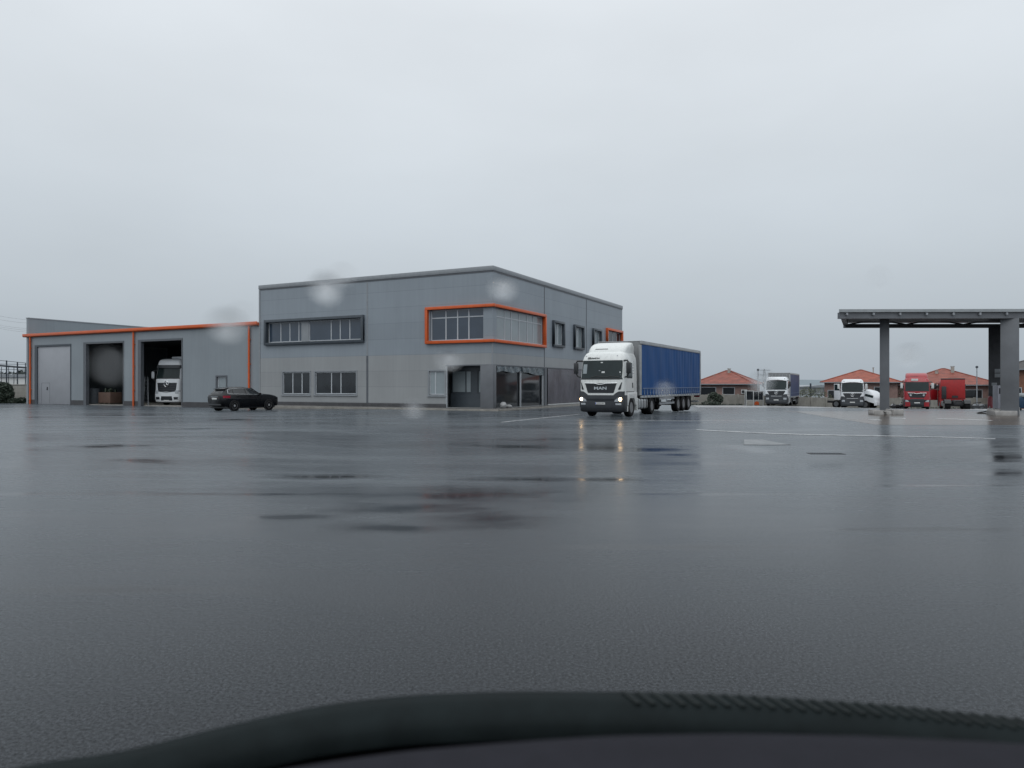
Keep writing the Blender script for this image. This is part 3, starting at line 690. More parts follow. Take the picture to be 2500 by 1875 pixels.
MB().lathe([(0, .5), (.02, .53), (.5, .53), (.52, .55), (.54, .53), (1.0, .53), (1.02, .55), (1.04, .53), (1.5, .53), (1.52, .5)], (0, 0, 0), 'z', 28).build('drum_body', M['inside2'], br)
MB().lathe([(1.521, .47), (1.55, .47), (1.56, .2)], (0, 0, 0), 'z', 20).build('lid', M['steel'], br)
ld = thing('step_ladder', 'grey step ladder leaning inside the bay beside the white cab', 'ladder', (*at(357, 66.6), -.16), ANG)
for s in (-1, 1):
    MB().tube([(.35 * s + .2, -.2, 0), (.2 * s - .4, .3, 2.6)], .05, 8).build('rail', M['galv'], ld)
for i in range(1, 8):
    t = i / 8; w = .35 - .15 * t; c = .2 - .6 * t; MB().box(c - w, c + w, -.23 + .5 * t, -.13 + .5 * t, 2.6 * t - .02, 2.6 * t + .02).build('rung', M['galv'], ld)

# ------------------------------------------------------------------ wheels
def wheel_mesh(r, w, side):
    """side +1: outer face towards +x"""
    hw = w / 2
    ty = MB().lathe([(side * -hw, r * .58), (side * -hw, r * .9), (side * -hw * .8, r * .985), (side * -hw * .3, r), (side * hw * .3, r), (side * hw * .8, r * .985), (side * hw, r * .9), (side * hw, r * .6), (side * hw * .9, r * .56)], (0, 0, 0), 'x', 32)
    return ty
WCACHE = {}
def wheel(parent, x, y, z, r=.5, w=.3, style='truck', rimm='rim'):
    side = 1 if x > 0 else -1
    key = (r, w, side, style, rimm)
    if key in WCACHE:
        a, b = WCACHE[key]; t = bpy.data.objects.new('wheel', a); COL.objects.link(t); rm = bpy.data.objects.new('rim', b); COL.objects.link(rm)
    else:
        t = wheel_mesh(r, w, side).build('wheel', M['tyre'], angle=40)
        mb = MB(); hw = w / 2
        if style == 'truck':
            mb.lathe([(side * hw * .93, r * .57), (side * hw * .97, r * .52), (side * hw * .7, r * .48), (side * hw * .35, r * .42), (side * hw * .35, r * .26), (side * hw * .9, r * .2), (side * hw * .95, r * .1)], (0, 0, 0), 'x', 28)
            for k in range(8):
                a = 2 * math.pi * k / 8; mb.box(side * hw * .34, side * hw * .55, r * .32 * math.cos(a) - .02, r * .32 * math.cos(a) + .02, r * .32 * math.sin(a) - .02, r * .32 * math.sin(a) + .02)
        else:
            mb.lathe([(side * hw * .5, r * .6), (side * hw * .98, r * .64), (side * hw * .98, r * .58), (side * hw * .8, r * .56)], (0, 0, 0), 'x', 32)
            for k in range(10):
                a = 2 * math.pi * k / 10; c, s_ = math.cos(a), math.sin(a)
                p = [(-.018, .05), (.018, .05), (.024, r * .58), (-.024, r * .58)]
                vs = [(side * hw * d, q[0] * -s_ + q[1] * c, q[0] * c + q[1] * s_) for d in (.6, .88) for q in p]
                mb.add(vs, [(0, 1, 2, 3), (7, 6, 5, 4), (0, 4, 5, 1), (1, 5, 6, 2), (2, 6, 7, 3), (3, 7, 4, 0)])
            mb.lathe([(side * hw * .6, .075), (side * hw * .92, .07), (side * hw * .95, .02)], (0, 0, 0), 'x', 16)
        rm = mb.build('rim', M[rimm], angle=30); WCACHE[key] = (t.data, rm.data)
    t.parent = parent; t.location = (x, y, z); rm.parent = t
    return t

# ------------------------------------------------------------------ lorries (front looks along -y, origin on the ground under the front axle)
class Cab:
    def __init__(s, W, F, back=.85, r=.26, bow=.07): s.Wt, s.Ft, s.back, s.r, s.bow = W, F, back, r, bow
    def W(s, z): return interp(s.Wt, z)
    def F(s, z): return interp(s.Ft, z)
    def yf(s, x, z):
        w = s.W(z); y = s.F(z) + s.bow * (x / w) ** 2; d = abs(x) - (w - s.r)
        if d > 0: y += s.r - math.sqrt(max(0, s.r ** 2 - min(d, s.r) ** 2))
        return y
    def ring(s, z, n=11, out=0.0, back=None):
        w = s.W(z); b = s.back if back is None else back
        xs = [-w + s.r * (1 - math.cos(math.pi / 2 * k / 5)) for k in range(5)]
        xs = xs + [-(w - s.r) + 2 * (w - s.r) * k / n for k in range(n + 1)] + [-x for x in reversed(xs)]
        p = [(x * (1 + out / w), s.yf(x, z) - out, z) for x in xs]
        for y in (s.F(z) + s.r + s.bow + .25, b - .1): p.append((w + out, y, z))
        p += [(w + out - .08, b, z), (-w - out + .08, b, z)]
        for y in (b - .1, s.F(z) + s.r + s.bow + .25): p.append((-w - out, y, z))
        return p
    def front(s, rows, out, depth=.03, nx=16):
        g = []
        for z, a, b in rows: g.append([(a + (b - a) * i / nx, s.yf(a + (b - a) * i / nx, z) - out, z) for i in range(nx + 1)])
        mb = MB(); mb.slab(g, lambda p: (p[0], p[1] + depth + out, p[2])); return mb
    def side(s, sgn, rows, out, depth=.02, ny=6):
        g = [[(sgn * (s.W(z) + out), a + (b - a) * i / ny, z) for i in range(ny + 1)] for z, a, b in rows]
        mb = MB(); mb.slab(g, lambda p: (p[0] - sgn * (depth + out), p[1], p[2])); return mb
def fine(rows, k=3):
    out = []
    for (z0, a0, b0), (z1, a1, b1) in zip(rows, rows[1:]):
        for i in range(k): t = i / k; out.append((z0 + (z1 - z0) * t, a0 + (a1 - a0) * t, b0 + (b1 - b0) * t))
    return out + [rows[-1]]

def star(parent, loc, r, m='chrome'):
    mb = MB(); n = 28; rings = []
    mb.tube([(r * math.cos(2 * math.pi * k / n), 0, r * math.sin(2 * math.pi * k / n)) for k in range(n + 1)], r * .1, 6)
    for k in range(3):
        a = math.pi / 2 + 2 * math.pi * k / 3; c, s_ = math.cos(a), math.sin(a); t = (-s_, c)
        mb.add([(0, -.02, 0), (r * .2 * t[0], 0, r * .2 * t[1]), (-r * .2 * t[0], 0, -r * .2 * t[1]), (r * c, -.004, r * s_), (0, .01, 0)], [(0, 1, 3), (0, 3, 2), (4, 3, 1), (4, 2, 3)])
    o = mb.build('star_emblem', M[m], parent, angle=20); o.location = loc; return o

def tractor(T, kind='wide', paint='white', lit=False, spoiler=True, fifth=True, tank='tank', rear=True, mirrors='black', detail=True):
    """the parts of a cab-over tractor, parented to T"""
    top = {'wide': 3.5, 'old': 3.45, 'giga': 4.02}[kind]
    ft = [(.25, -1.40), (.6, -1.46), (1.0, -1.46), (1.8, -1.44), (2.05, -1.42), (3.0, -1.22), (top - .3, -1.14), (top - .12, -1.02), (top - .03, -.82), (top, -.55)]
    wt = [(.25, 1.2), (.6, 1.24), (2.05, 1.24), (3.0, 1.21), (top - .3, 1.17), (top - .1, 1.08), (top, .9)]
    c = Cab(wt, ft)
    zs = [1.0, 1.3, 1.7, 2.05, 2.4, 2.7, 3.0, top - .3, top - .2, top - .12, top - .06, top - .02, top]
    body = MB(); body.loft([c.ring(z) for z in zs]).build('cab_body', M[paint], T, angle=40)
    bump = 'bumper' if kind != 'giga' else paint
    mb = MB(); mb.loft([c.ring(z, out=.03 if .3 < z else -.03, back=-.74) for z in (.27, .34, .6, .9, 1.1, 1.17)])
    bu = mb.build('bumper', M[bump], T, angle=45)
    if kind == 'wide':
        for s in (-1, 1):
            rows = [(1.1, min(s * .72, s * 1.235), max(s * .72, s * 1.235)), (1.2, min(s * .74, s * 1.235), max(s * .74, s * 1.235)), (1.33, min(s * .92, s * 1.235), max(s * .92, s * 1.235)), (1.37, min(s * 1.0, s * 1.235), max(s * 1.0, s * 1.235))]
            c.front(fine(rows, 2), .035, .05).build('bumper_corner', M[bump], T)
    # windscreen
    wr = [(2.06, -1.13, 1.13), (2.4, -1.13, 1.13), (2.8, -1.12, 1.12), (3.0, -1.1, 1.1)]
    if kind == 'giga': wr = [(2.34, -1.1, 1.1), (2.75, -1.08, 1.08), (3.2, -1.05, 1.05)]
    if kind == 'old': wr = [(2.0, -1.12, 1.12), (2.5, -1.12, 1.12), (2.98, -1.1, 1.1)]
    ws = c.front(fine(wr, 3), .012).build('windscreen', M['cabglass'], T)
    wr2 = [(wr[0][0] - .07, wr[0][1] - .03, wr[0][2] + .03), (wr[0][0], wr[0][1] - .03, wr[0][2] + .03)]
    c.front(wr2, .014).build('wiper_cowl', M['black'], T)
    if detail:
        for x in (-.55, .25):
            mb = MB(); mb.tube([(x, c.yf(x, 2.1) - .03, 2.1), (x + .3, c.yf(x + .3, 2.16) - .035, 2.16), (x + .75, c.yf(x + .75, 2.12) - .03, 2.12)], .014, 5); mb.build('wiper', M['black'], T)
    # grille
    if kind == 'wide':
        gr = [(1.28, -.68, .68), (1.32, -.73, .73), (1.5, -.79, .79), (1.79, -.88, .88)]
        g = c.front(fine(gr, 2), .012).build('grille', M['grille'], T)
        mb = MB(); mb.tube([(-.9, c.yf(-.9, 1.8) - .02, 1.8), (-.3, c.yf(.3, 1.79) - .03, 1.785), (-.12, c.yf(0, 1.73) - .035, 1.735), (.12, c.yf(0, 1.73) - .035, 1.735), (.3, c.yf(.3, 1.79) - .03, 1.785), (.9, c.yf(.9, 1.8) - .02, 1.8)], .022, 6)
        mb.build('chrome_strip', M['chrome'], g)
        if detail:
            for z in (1.37, 1.44, 1.62, 1.69): c.front([(z, -.72 - (z - 1.3) * .2, .72 + (z - 1.3) * .2), (z + .016, -.72 - (z - 1.3) * .2, .72 + (z - 1.3) * .2)], .02, .02).build('grille_bar', M['black'], g)
            text('MAN', .21, M['chrome'], g, (0, c.yf(0, 1.52) - .03, 1.525), 1.55, bold=.006)
            for s in (-1, 1):
                rows = [(1.45, .97, 1.06), (1.5, .965, 1.09), (1.84, 1.12, 1.15)]
                rows = [(z, min(s * a, s * b), max(s * a, s * b)) for z, a, b in rows]
                c.front(fine(rows, 3), .014).build('air_slot', M['grille'], T)
    elif kind == 'old':
        c.front(fine([(1.22, -.62, .62), (1.3, -.75, .75), (1.72, -1.0, 1.0), (1.80, -.98, .98)], 2), .012).build('grille', M['grille'], T)
        for z in (1.36, 1.5, 1.64):
            w = .62 + (z - 1.22) * .75
            c.front([(z, -w, w), (z + .05, -w, w)], .03, .03).build('grille_bar', M['bumper'], T)
        star(T, (0, c.yf(0, 1.58) - .06, 1.6), .19)
        for s in (-1, 1):
            a, b = sorted((s * .6, s * 1.21)); c.front([(1.17, a, b), (1.28, a, b), (1.42, min(s * .95, s * 1.22), max(s * .95, s * 1.22))], .02, .04).build('bumper_corner', M['bumper'], T)
        c.front(fine([(2.98, -1.12, 1.12), (3.06, -.6, .6), (3.1, -.2, .2)], 3), .06, .05).build('sun_visor', M['grille'], T)
    else:
        c.front(fine([(.98, -.3, .3), (1.05, -.7, .7), (1.3, -.86, .86), (1.93, -.94, .94)], 2), .012).build('grille', M['grille'], T)
        for z in (1.16, 1.34, 1.52, 1.70):
            w = .74 + (z - 1.1) * .24
            mb = MB(); mb.tube([(-w, c.yf(w, z) - .03, z + .03), (0, c.yf(0, z) - .05, z - .04), (w, c.yf(w, z) - .03, z + .03)], .022, 6); mb.build('grille_bar', M['bumper'], T)
        star(T, (0, c.yf(0, 1.8) - .07, 1.83), .22)
        c.front(fine([(.42, -.5, .5), (.5, -.56, .56), (.78, -.5, .5)], 2), .045).build('lower_grille', M['grille'], T)
        for s in (-1, 1):
            a, b = sorted((s * .68, s * 1.12)); c.front([(.5, a, b), (.72, a, b)], .045).build('fog_lamp', M['grille'], T)
        c.front(fine([(3.2, -1.14, 1.14), (3.28, -1.15, 1.15), (3.46, -1.13, 1.13)], 2), .14, .12).build('sun_visor', M['bumper'], T)
        mb = MB(); mb.tube([(-1.2, c.yf(1.2, 1.62) - .01, 1.62), (-.8, c.yf(.8, 1.62) - .012, 1.6)], .012, 5); mb.build('seam', M['black'], T)
    # lamps
    hz = {'wide': (.83, 1.05), 'old': (.78, 1.0), 'giga': (1.0, 1.28)}[kind]
    for s in (-1, 1):
        a, b = sorted((s * .80, s * 1.2))
        if kind == 'wide': rows = [(hz[0], min(s * .78, s * 1.17), max(s * .78, s * 1.17)), (hz[0] + .08, a, b), (hz[1], min(s * .98, s * 1.2), max(s * .98, s * 1.2))]
        else: rows = [(hz[0], a, b), (hz[1], a, b)]
        hl = c.front(fine(rows, 2), .045, .04).build('headlight', M['lamp_off'], T)
        if lit:
            x = s * 1.08; y = c.yf(x, .95)
            mb = MB(); rr = []
            for j in range(5):
                a_ = math.pi / 2 * j / 4; rr.append([(x + .085 * math.cos(a_) * math.cos(2 * math.pi * k / 16), y - .05 - .03 * math.sin(a_), .955 + .085 * math.cos(a_) * math.sin(2 * math.pi * k / 16)) for k in range(16)])
            mb.loft(rr).build('bulb', M['lamp_on'], hl)
        if kind == 'wide':
            a, b = sorted((s * .84, s * 1.16)); c.front([(.66, a, b), (.75, a, b)], .045, .04).build('fog_lamp', M['lamp_off'], T)
    p = c.front([(.68, -.27, .27), (.79, -.27, .27)] if kind != 'giga' else [(.36, -.26, .26), (.46, -.26, .26)], .06, .03, 4).build('number_plate', M['plate'], bu)
    if lit:
        c.front([(.69, -.265, -.225), (.78, -.265, -.225)], .063, .02, 2).build('country_band', M['plateblue'], p)
        for a_, b_, z_, h_, m_ in ((-.06, .06, 2.86, .05, 'white_pl'), (.03, .20, 2.33, .09, 'white_pl'), (-.14, -.05, 2.44, .04, 'trim'), (-1.05, -.82, 2.3, .5, 'glass_pale'), (1.0, 1.05, 2.33, .08, 'white_pl')):
            c.front([(z_, a_, b_), (z_ + h_, a_, b_)], .014, .006, 3).build('sticker', M[m_], ws)
        text('CB 8710 BA', .082, M['ink'], p, (.02, c.yf(0, .735) - .066, .735), .92, ext=.002)
        text('EfficientLine', .15, M['ink'], T, (-.5, c.yf(-.5, 3.12) - .016, 3.12), .93, rot=(R(76), 0, 0), shear=.3, bold=.002)
    if kind == 'wide':
        c.front([(.45, -.66, .66), (.98, -.78, .78)], .036, .03).build('lower_grille', M['grille'], T)
        mb = c.front([(.38, -1.0, 1.0), (.42, -1.0, 1.0)], .037, .03); mb.build('bumper_seam', M['black'], T)
        for x in (-.95, .8): MB().lathe([(0, .035), (-.03, .02)], (x, c.yf(x, 3.24) - .002, 3.24), 'y', 10).build('marker_lamp', M['lamp_off'], T)
    if kind == 'old':
        for z in (.5, .62): c.front([(z, -1.1, 1.1), (z + .04, -1.1, 1.1)], .05, .03).build('bumper_bar', M['trim_dark'], T)
        for x in (-.9, .9): MB().lathe([(0, .05), (-.03, .03)], (x, c.yf(x, 3.2) - .002, 3.2), 'y', 10).build('marker_lamp', M['ink'], T)
    # sides: doors, windows, wings, steps
    for s in (-1, 1):
        d = c.side(s, fine([(1.36, -1.0, .28), (2.0, -1.0, .28), (2.98, -.80, .28)], 3), .012).build('door', M[paint], T)
        c.side(s, [(1.34, .28, .31), (2.99, .28, .31)], .014).build('door_seam', M['black'], d)
        c.side(s, [(1.33, -1.0, .31), (1.36, -1.0, .31)], .013).build('door_seam', M['black'], d)
        c.side(s, fine([(2.06, -.94, -.02), (2.3, -.93, .02), (2.88, -.76, .02)], 2), .02).build('side_window', M['cabglass'], d)
        MB().box(min(s * 1.25, s * 1.29), max(s * 1.25, s * 1.29), -.02, .04, 1.55, 1.82).build('handle', M['black'], d, bevel=.01)
        if detail:
            for k in range(4): c.side(s, [(2.3 + .15 * k, .08, .24), (2.34 + .15 * k, .08, .24)], .016).build('door_lettering', M['trim'], d)
        arch = [(-.74, 1.32), (-.74, .62)] + [(-.60 * math.cos(a), .5 + .60 * math.sin(a)) for a in [R(12 + 156 * k / 14) for k in range(15)]] + [(.82, .62), (.82, 1.32)]
        x0, x1 = sorted((s * .98, s * 1.246))
        MB().prism(arch, 'x', x0, x1).build('wing', M[paint], T, bevel=.012)
        mb = MB(); mb.box(x0, x1 - .01 if s > 0 else x1, -.74, -.60, .3, .61); mb.build('step', M[paint], T, bevel=.02)
        if mirrors:
            mx = s * 1.47
            mb = MB(); mb.box(mx - .12, mx + .12, -1.32, -1.17, 2.30, 2.88); mr_ = mb.build('mirror', M[mirrors], T, bevel=.04)
            mb = MB(); mb.tube([(s * 1.16, -1.06, 2.98), (s * 1.4, -1.24, 2.98), (mx, -1.25, 2.86)], .045, 8); mb.tube([(mx, -1.24, 2.32), (s * 1.38, -1.22, 2.16), (s * 1.2, -1.1, 2.1)], .04, 8); mb.build('mirror_arm', M['black'], mr_)
    if spoiler:
        st = [(top - .1, -.86), (top + .05, -.78), (top + .25, -.55), (top + .42, -.2), (top + .5, .2)]
        sw = [(top - .1, 1.06), (top + .3, 1.06), (top + .45, 1.0), (top + .5, .92)]
        cs = Cab(sw, st, back=.9, r=.3, bow=.1)
        sp = MB().loft([cs.ring(z) for z in (top - .1, top + .05, top + .16, top + .28, top + .38, top + .45, top + .49, top + .5)]).build('roof_spoiler', M[paint], T, angle=45)
        cs.front([(top + .1, -.6, .15), (top + .14, -.58, .13)], .006, .03).build('spoiler_slot', M['grille'], sp)
    # running gear
    mb = MB()
    for s in (-1, 1): mb.box(s * .42 - .05, s * .42 + .05, -1.0, 4.7 if rear else 1.6, .72, .98)
    mb.box(-.95, .95, -.7, .8, .55, 1.0); mb.box(-.2, .2, -.1, .1, .4, .6)
    if rear: mb.box(-.9, .9, 3.6, 3.75, .42, .58); mb.box(-.42, .42, 4.5, 4.6, .6, .9)
    mb.build('chassis', M['chassis'], T, bevel=.01)
    for s in (-1, 1): wheel(T, s * 1.05, 0, .5, .5, .32)
    if rear:
        for s in (-1, 1): wheel(T, s * .93, 3.65, .5, .5, .56)
        for s in (-1, 1):
            mb = MB(); a0 = [(3.65 - .62 * math.cos(a), .5 + .62 * math.sin(a)) for a in [R(20 + 140 * k / 12) for k in range(13)]]; a1 = [(3.65 - .66 * math.cos(a), .5 + .66 * math.sin(a)) for a in [R(160 - 140 * k / 12) for k in range(13)]]
            x0, x1 = sorted((s * .62, s * 1.25)); mb.prism(a0 + a1, 'x', x0, x1); mb.build('mudguard', M['black'], T)
        if fifth: mb = MB(); mb.prism([(3.0, .99), (4.2, .99), (4.1, 1.1), (3.2, 1.1)], 'x', -.4, .4); mb.build('fifth_wheel', M['chassis'], T)
        for s in (-1, 1):
            mb = MB()
            sq = lambda q: math.copysign(abs(q) ** .45, q); prof = [(s * (.98 + .25 * sq(math.cos(a))), .66 + .3 * sq(math.sin(a))) for a in [2 * math.pi * k / 24 for k in range(24)]]
            mb.prism(prof, 'y', 1.25, 2.75); tk = mb.build('fuel_tank', M[tank], T, bevel=.02, angle=30)
            mb = MB()
            for y in (1.5, 2.0, 2.5): mb.prism([(s * (.98 + .262 * sq(math.cos(a))), .66 + .312 * sq(math.sin(a))) for a in [2 * math.pi * k / 24 for k in range(24)]], 'y', y, y + .07)
            mb.build('tank_strap', M['black'], tk)
            x0, x1 = sorted((s * 1.0, s * 1.24)); mb = MB(); mb.box(x0, x1, .83, .95, .32, 1.0); mb.build('side_skirt', M[paint], T, bevel=.02)
            mb = MB(); mb.box(min(s * .7, s * 1.15), max(s * .7, s * 1.15), .97, 1.22, .4, .95); mb.build('battery_box', M['black'], T, bevel=.02)
    return c

def trailer(T, curtain='curtain', fine_n=150, Lt=13.6, top=4.12, axles=(7.75, 9.05, 10.35)):
    """curtain-sided semi-trailer: front wall at y=0"""
    zf = 1.16
    mb = MB(); mb.box(-1.27, 1.27, 0, Lt, top - .02, top + .03); mb.build('roof', M['roofrail'], T, bevel=.02)
    for s in (-1, 1):
        a, b = sorted((s * 1.20, s * 1.285)); mb = MB(); mb.box(a, b, -.02, Lt, top - .17, top - .021); mb.build('roof_rail', M['roofrail'], T, bevel=.015)
        g = []
        for j in range(13):
            z = zf - .02 + (top - .17 - zf + .02) * j / 12; row = []
            for i in range(fine_n + 1):
                y = .16 + (Lt - .3) * i / fine_n; t = y / Lt
                env = .002 + .018 * max(0, min(1, (t - .35) / .35)) * (.15 + .85 * (j / 12) ** 1.3) * (.4 + .6 * abs(math.sin(t * 23)))
                row.append((s * (1.255 + env * (.5 * math.sin(y * 15 + 2.1 * math.sin(y * 1.7)) + .8 * math.sin(y * 9.3 + 1.5 * math.sin(y * .8 + j * .12))) + .012 * math.sin(y * 3.1 + j * .3)), y, z + (.012 * math.sin(y * 7) if j == 0 else 0)))
            g.append(row)
        mb = MB(); mb.slab(g, lambda p: (p[0] - s * .01, p[1], p[2])); cu = mb.build('curtain', M[curtain], T, angle=80)
        n = 24; first = None
        for i in range(n):
            y = .5 + (Lt - .9) * i / (n - 1)
            if first is None:
                mb = MB(); a, b = sorted((s * 1.285, s * 1.30)); mb.box(a, b, -.03, .03, zf - .1, zf + .32); mb.box(a - .004, b + .012, -.07, .05, zf + .06, zf + .15)
                first = mb.build('strap', M['strap'], cu, smooth=False, loc=(0, y, 0))
            elif fine_n > 100 and s > 0:
                k = first.copy(); COL.objects.link(k); k.location = (0, y, 0)
        mb = MB(); a, b = sorted((s * 1.283, s * 1.296)); mb.box(a, b, .2, Lt - .15, zf + .36, zf + .40); mb.build('curtain_hem', M['strap'], cu, smooth=False)
        a, b = sorted((s * 1.18, s * 1.27)); MB().box(a, b, .05, Lt, zf - .16, zf - .03).build('side_rail', M['roofrail'], T, bevel=.01)
        a, b = sorted((s * 1.17, s * 1.29)); MB().box(a, b, Lt - .14, Lt + .02, zf - .1, top - .18).build('rear_post', M['roofrail'], T, bevel=.01)
        MB().lathe([(0, .09), (top - zf - .2, .09)], (s * 1.19, .05, zf), 'z', 14).build('front_post', M['roofrail'], T)
        for k in (0, 1): MB().box(s * .75 - .08, s * .75 + .08, 2.7, 2.9, .35, 1.0).build('landing_leg', M['chassis'], T) if k == 0 else MB().box(s * .75 - .15, s * .75 + .15, 2.65, 2.95, .31, .349).build('landing_foot', M['chassis'], T)
        mb = MB(); a, b = sorted((s * 1.2, s * 1.24))
        for z in (.55, .85): mb.box(a, b, 3.6, 6.8, z, z + .12)
        for y in (3.8, 5.2, 6.6): mb.box(a - .03, b - .041 if s > 0 else b, y, y + .06, .55, 1.0)
        mb.build('side_guard', M['galv'], T, smooth=False)
        for y in axles: wheel(T, s * 1.06, y, .5, .5, .38)
        mb = MB(); a, b = sorted((s * .85, s * 1.25)); mb.box(a, b, axles[-1] + .6, axles[-1] + .62, .25, .95); mb.build('mudflap', M['black'], T, smooth=False)
        a, b = sorted((s * .8, s * 1.2)); MB().box(a, b, Lt - .02, Lt + .03, .85, 1.0).build('tail_lamp', M['redlens'], T, bevel=.01)
    MB().box(-1.19, 1.19, 0, .1, zf - .02, top - .03).build('headboard', M['headboard'], T, bevel=.01)
    mb = MB()
    for x in (-.8, -.4, 0, .4, .8): mb.box(x - .02, x + .02, -.03, -.001, zf, top - .1)
    mb.build('headboard_rib', M['roofrail'], T, smooth=False)
    MB().box(-1.17, 1.17, Lt - .08, Lt, zf, top - .05).build('rear_door', M['headboard'], T, bevel=.01)
    mb = MB(); mb.box(-1.17, 1.17, .1, Lt - .1, zf - .14, zf - .03)
    for s in (-1, 1): mb.box(s * .5 - .06, s * .5 + .06, 1.2, Lt, .85, zf - .141)
    for y in axles: mb.box(-1.0, 1.0, y - .07, y + .07, .42, .56)
    mb.build('underframe', M['chassis'], T, bevel=.01)
    mb = MB(); mb.box(-1.15, 1.15, Lt - .25, Lt - .15, .5, .62); mb.build('underrun_bar', M['galv'], T, bevel=.01)
    mb = MB()
    mb.prism([(-.95 + .22 * math.cos(a), .65 + .22 * math.sin(a)) for a in [2 * math.pi * k / 16 for k in range(16)]], 'y', 4.2, 5.6); mb.build('air_tank', M['chassis'], T)

ANGT = -math.atan2(.473, .881)
def fwd(o, ang, d): return (o[0] - math.sin(ang) * d, o[1] + math.cos(ang) * d)
mt = (5.33, 38.9)
t = thing('truck_tractor', 'white tractor cab with lit headlights and a blue trailer behind it', 'truck', (*mt, gz(*mt)), ANGT)
tractor(t, 'wide', 'white', lit=True)
p = fwd(mt, ANGT, 1.45)
t = thing('curtain_trailer', 'long bright blue curtain sided trailer hitched to the cab with lit headlights', 'trailer', (*p, gz(*fwd(mt, ANGT, 9)) * .8), ANGT)
trailer(t, top=4.15)

def park(u, D, ang, label, name='truck_tractor', off=0.0, **k):
    x, y = at(u, D); x, y = fwd((x, y), ang, 1.4)
    o = thing(name, label, 'truck', (x, y, gz(x, y) + off), ang, 'parked lorry cabs without trailers' if name == 'truck_tractor' else None)
    tractor(o, **k); return o, (x, y)
a2 = ANG
x, y = at(1895, 84); x, y = fwd((x, y), a2, 1.4)
o = thing('truck_tractor', 'white cab with dark grille parked in front of a dull blue trailer', 'truck', (x, y, gz(x, y)), a2)
tractor(o, 'old', 'white2', spoiler=False, detail=False)
p = fwd((x, y), a2, 1.45)
o = thing('curtain_trailer', 'dull slate blue trailer parked by the concrete fence behind a white cab', 'trailer', (*p, gz(x, y) - .05), a2); trailer(o, 'curtain2', 40, 11.5, 3.98, (7.0, 8.3, 9.6))
o, _ = park(2081, 84, a2 + .03, 'white cab with its door swung open, parked before a red roofed house', kind='old', paint='white2', spoiler=False, detail=False, mirrors='white_pl')
dd = MB(); dd.prism([(0, 1.0), (1.1, 1.0), (1.1, 2.9), (.25, 2.9), (0, 2.1)], 'x', -.03, .03); od = dd.build('open_door', M['white2'], o, bevel=.015); od.location = (-1.29, -1.0, 0); od.rotation_euler = (0, 0, R(38))
mb = MB(); mb.prism([(.12, 2.1), (1.0, 2.1), (1.0, 2.82), (.32, 2.82)], 'x', -.036, -.031); mb.build('side_window', M['cabglass'], od)
o, _ = park(2239, 78, a2, 'bright red cab with roof spoiler parked facing out by the fence', kind='wide', paint='red', spoiler=True, detail=False, mirrors='white_pl')
c = Cab([(0, 1.17)], [(0, -1.16)]); MB().box(-.55, .1, -1.22, -1.15, 3.1, 3.35).build('name_board', M['white_pl'], o, bevel=.02)
for x_ in (-.62, .62): MB().box(x_ - .09, x_ + .09, -1.56, -1.45, 1.45, 1.65).build('grille_lamp', M['lamp_off'], o, bevel=.03)
for s in (-1, 1):
    cc = Cab([(.25, 1.2), (.6, 1.24), (2, 1.24)], [(.25, -1.40), (.6, -1.46), (1.0, -1.46), (2, -1.44)])
    a, b = sorted((s * .66, s * 1.235)); cc.front([(.34, a, b), (.8, a, b)], .075, .06).build('bumper_cheek', M['red'], o); cc.front([(1.06, a, b), (1.35, a, b)], .075, .06).build('bumper_cheek', M['red'], o)
# red cab seen from behind
x, y = at(2323, 82.5)
o = thing('truck_tractor', 'red cab turned away, back panel and bare chassis showing', 'truck', (x, y, gz(x, y)), a2 + math.pi + .06, 'parked lorry cabs without trailers')
tractor(o, 'old', 'redback', spoiler=False, detail=False, fifth=True)
MB().box(-1.19, 1.19, .80, .95, 1.25, 3.38).build('back_panel', M['redback'], o, bevel=.02)
mb = MB(); mb.box(.66, 1.12, .951, 1.15, 1.2, 2.6); mb.build('air_intake', M['black'], o, bevel=.03)
MB().box(-1.2, 1.2, .78, .97, 3.381, 3.5).build('roof_edge', M['black'], o, bevel=.02)
MB().box(-.5, .1, .951, .97, 1.3, 1.55).build('back_recess', M['black'], o, smooth=False)
dd = MB(); dd.prism([(0, 1.0), (1.1, 1.0), (1.1, 2.3), (0, 2.2)], 'x', -.03, .03); od = dd.build('open_door', M['red'], o, bevel=.015); od.location = (1.29, -1.0, 0); od.rotation_euler = (0, 0, R(-45))
# lorry nosing out of the workshop bay
gx_, gy_ = at(409, 66.3); ga = R(-9.6); gx_, gy_ = fwd((gx_, gy_), ga, 1.42)
o = thing('truck_tractor', 'silvery white cab with a star grille standing inside the open workshop bay', 'truck', (gx_, gy_, -.18), ga)
tractor(o, 'giga', 'white2', spoiler=False, mirrors='white2', detail=False); o.scale = (1.06, 1.06, 1.08)
MB().box(-.4, .9, -.2, .6, 4.03, 4.22).build('roof_vent', M['white2'], o, bevel=.05)
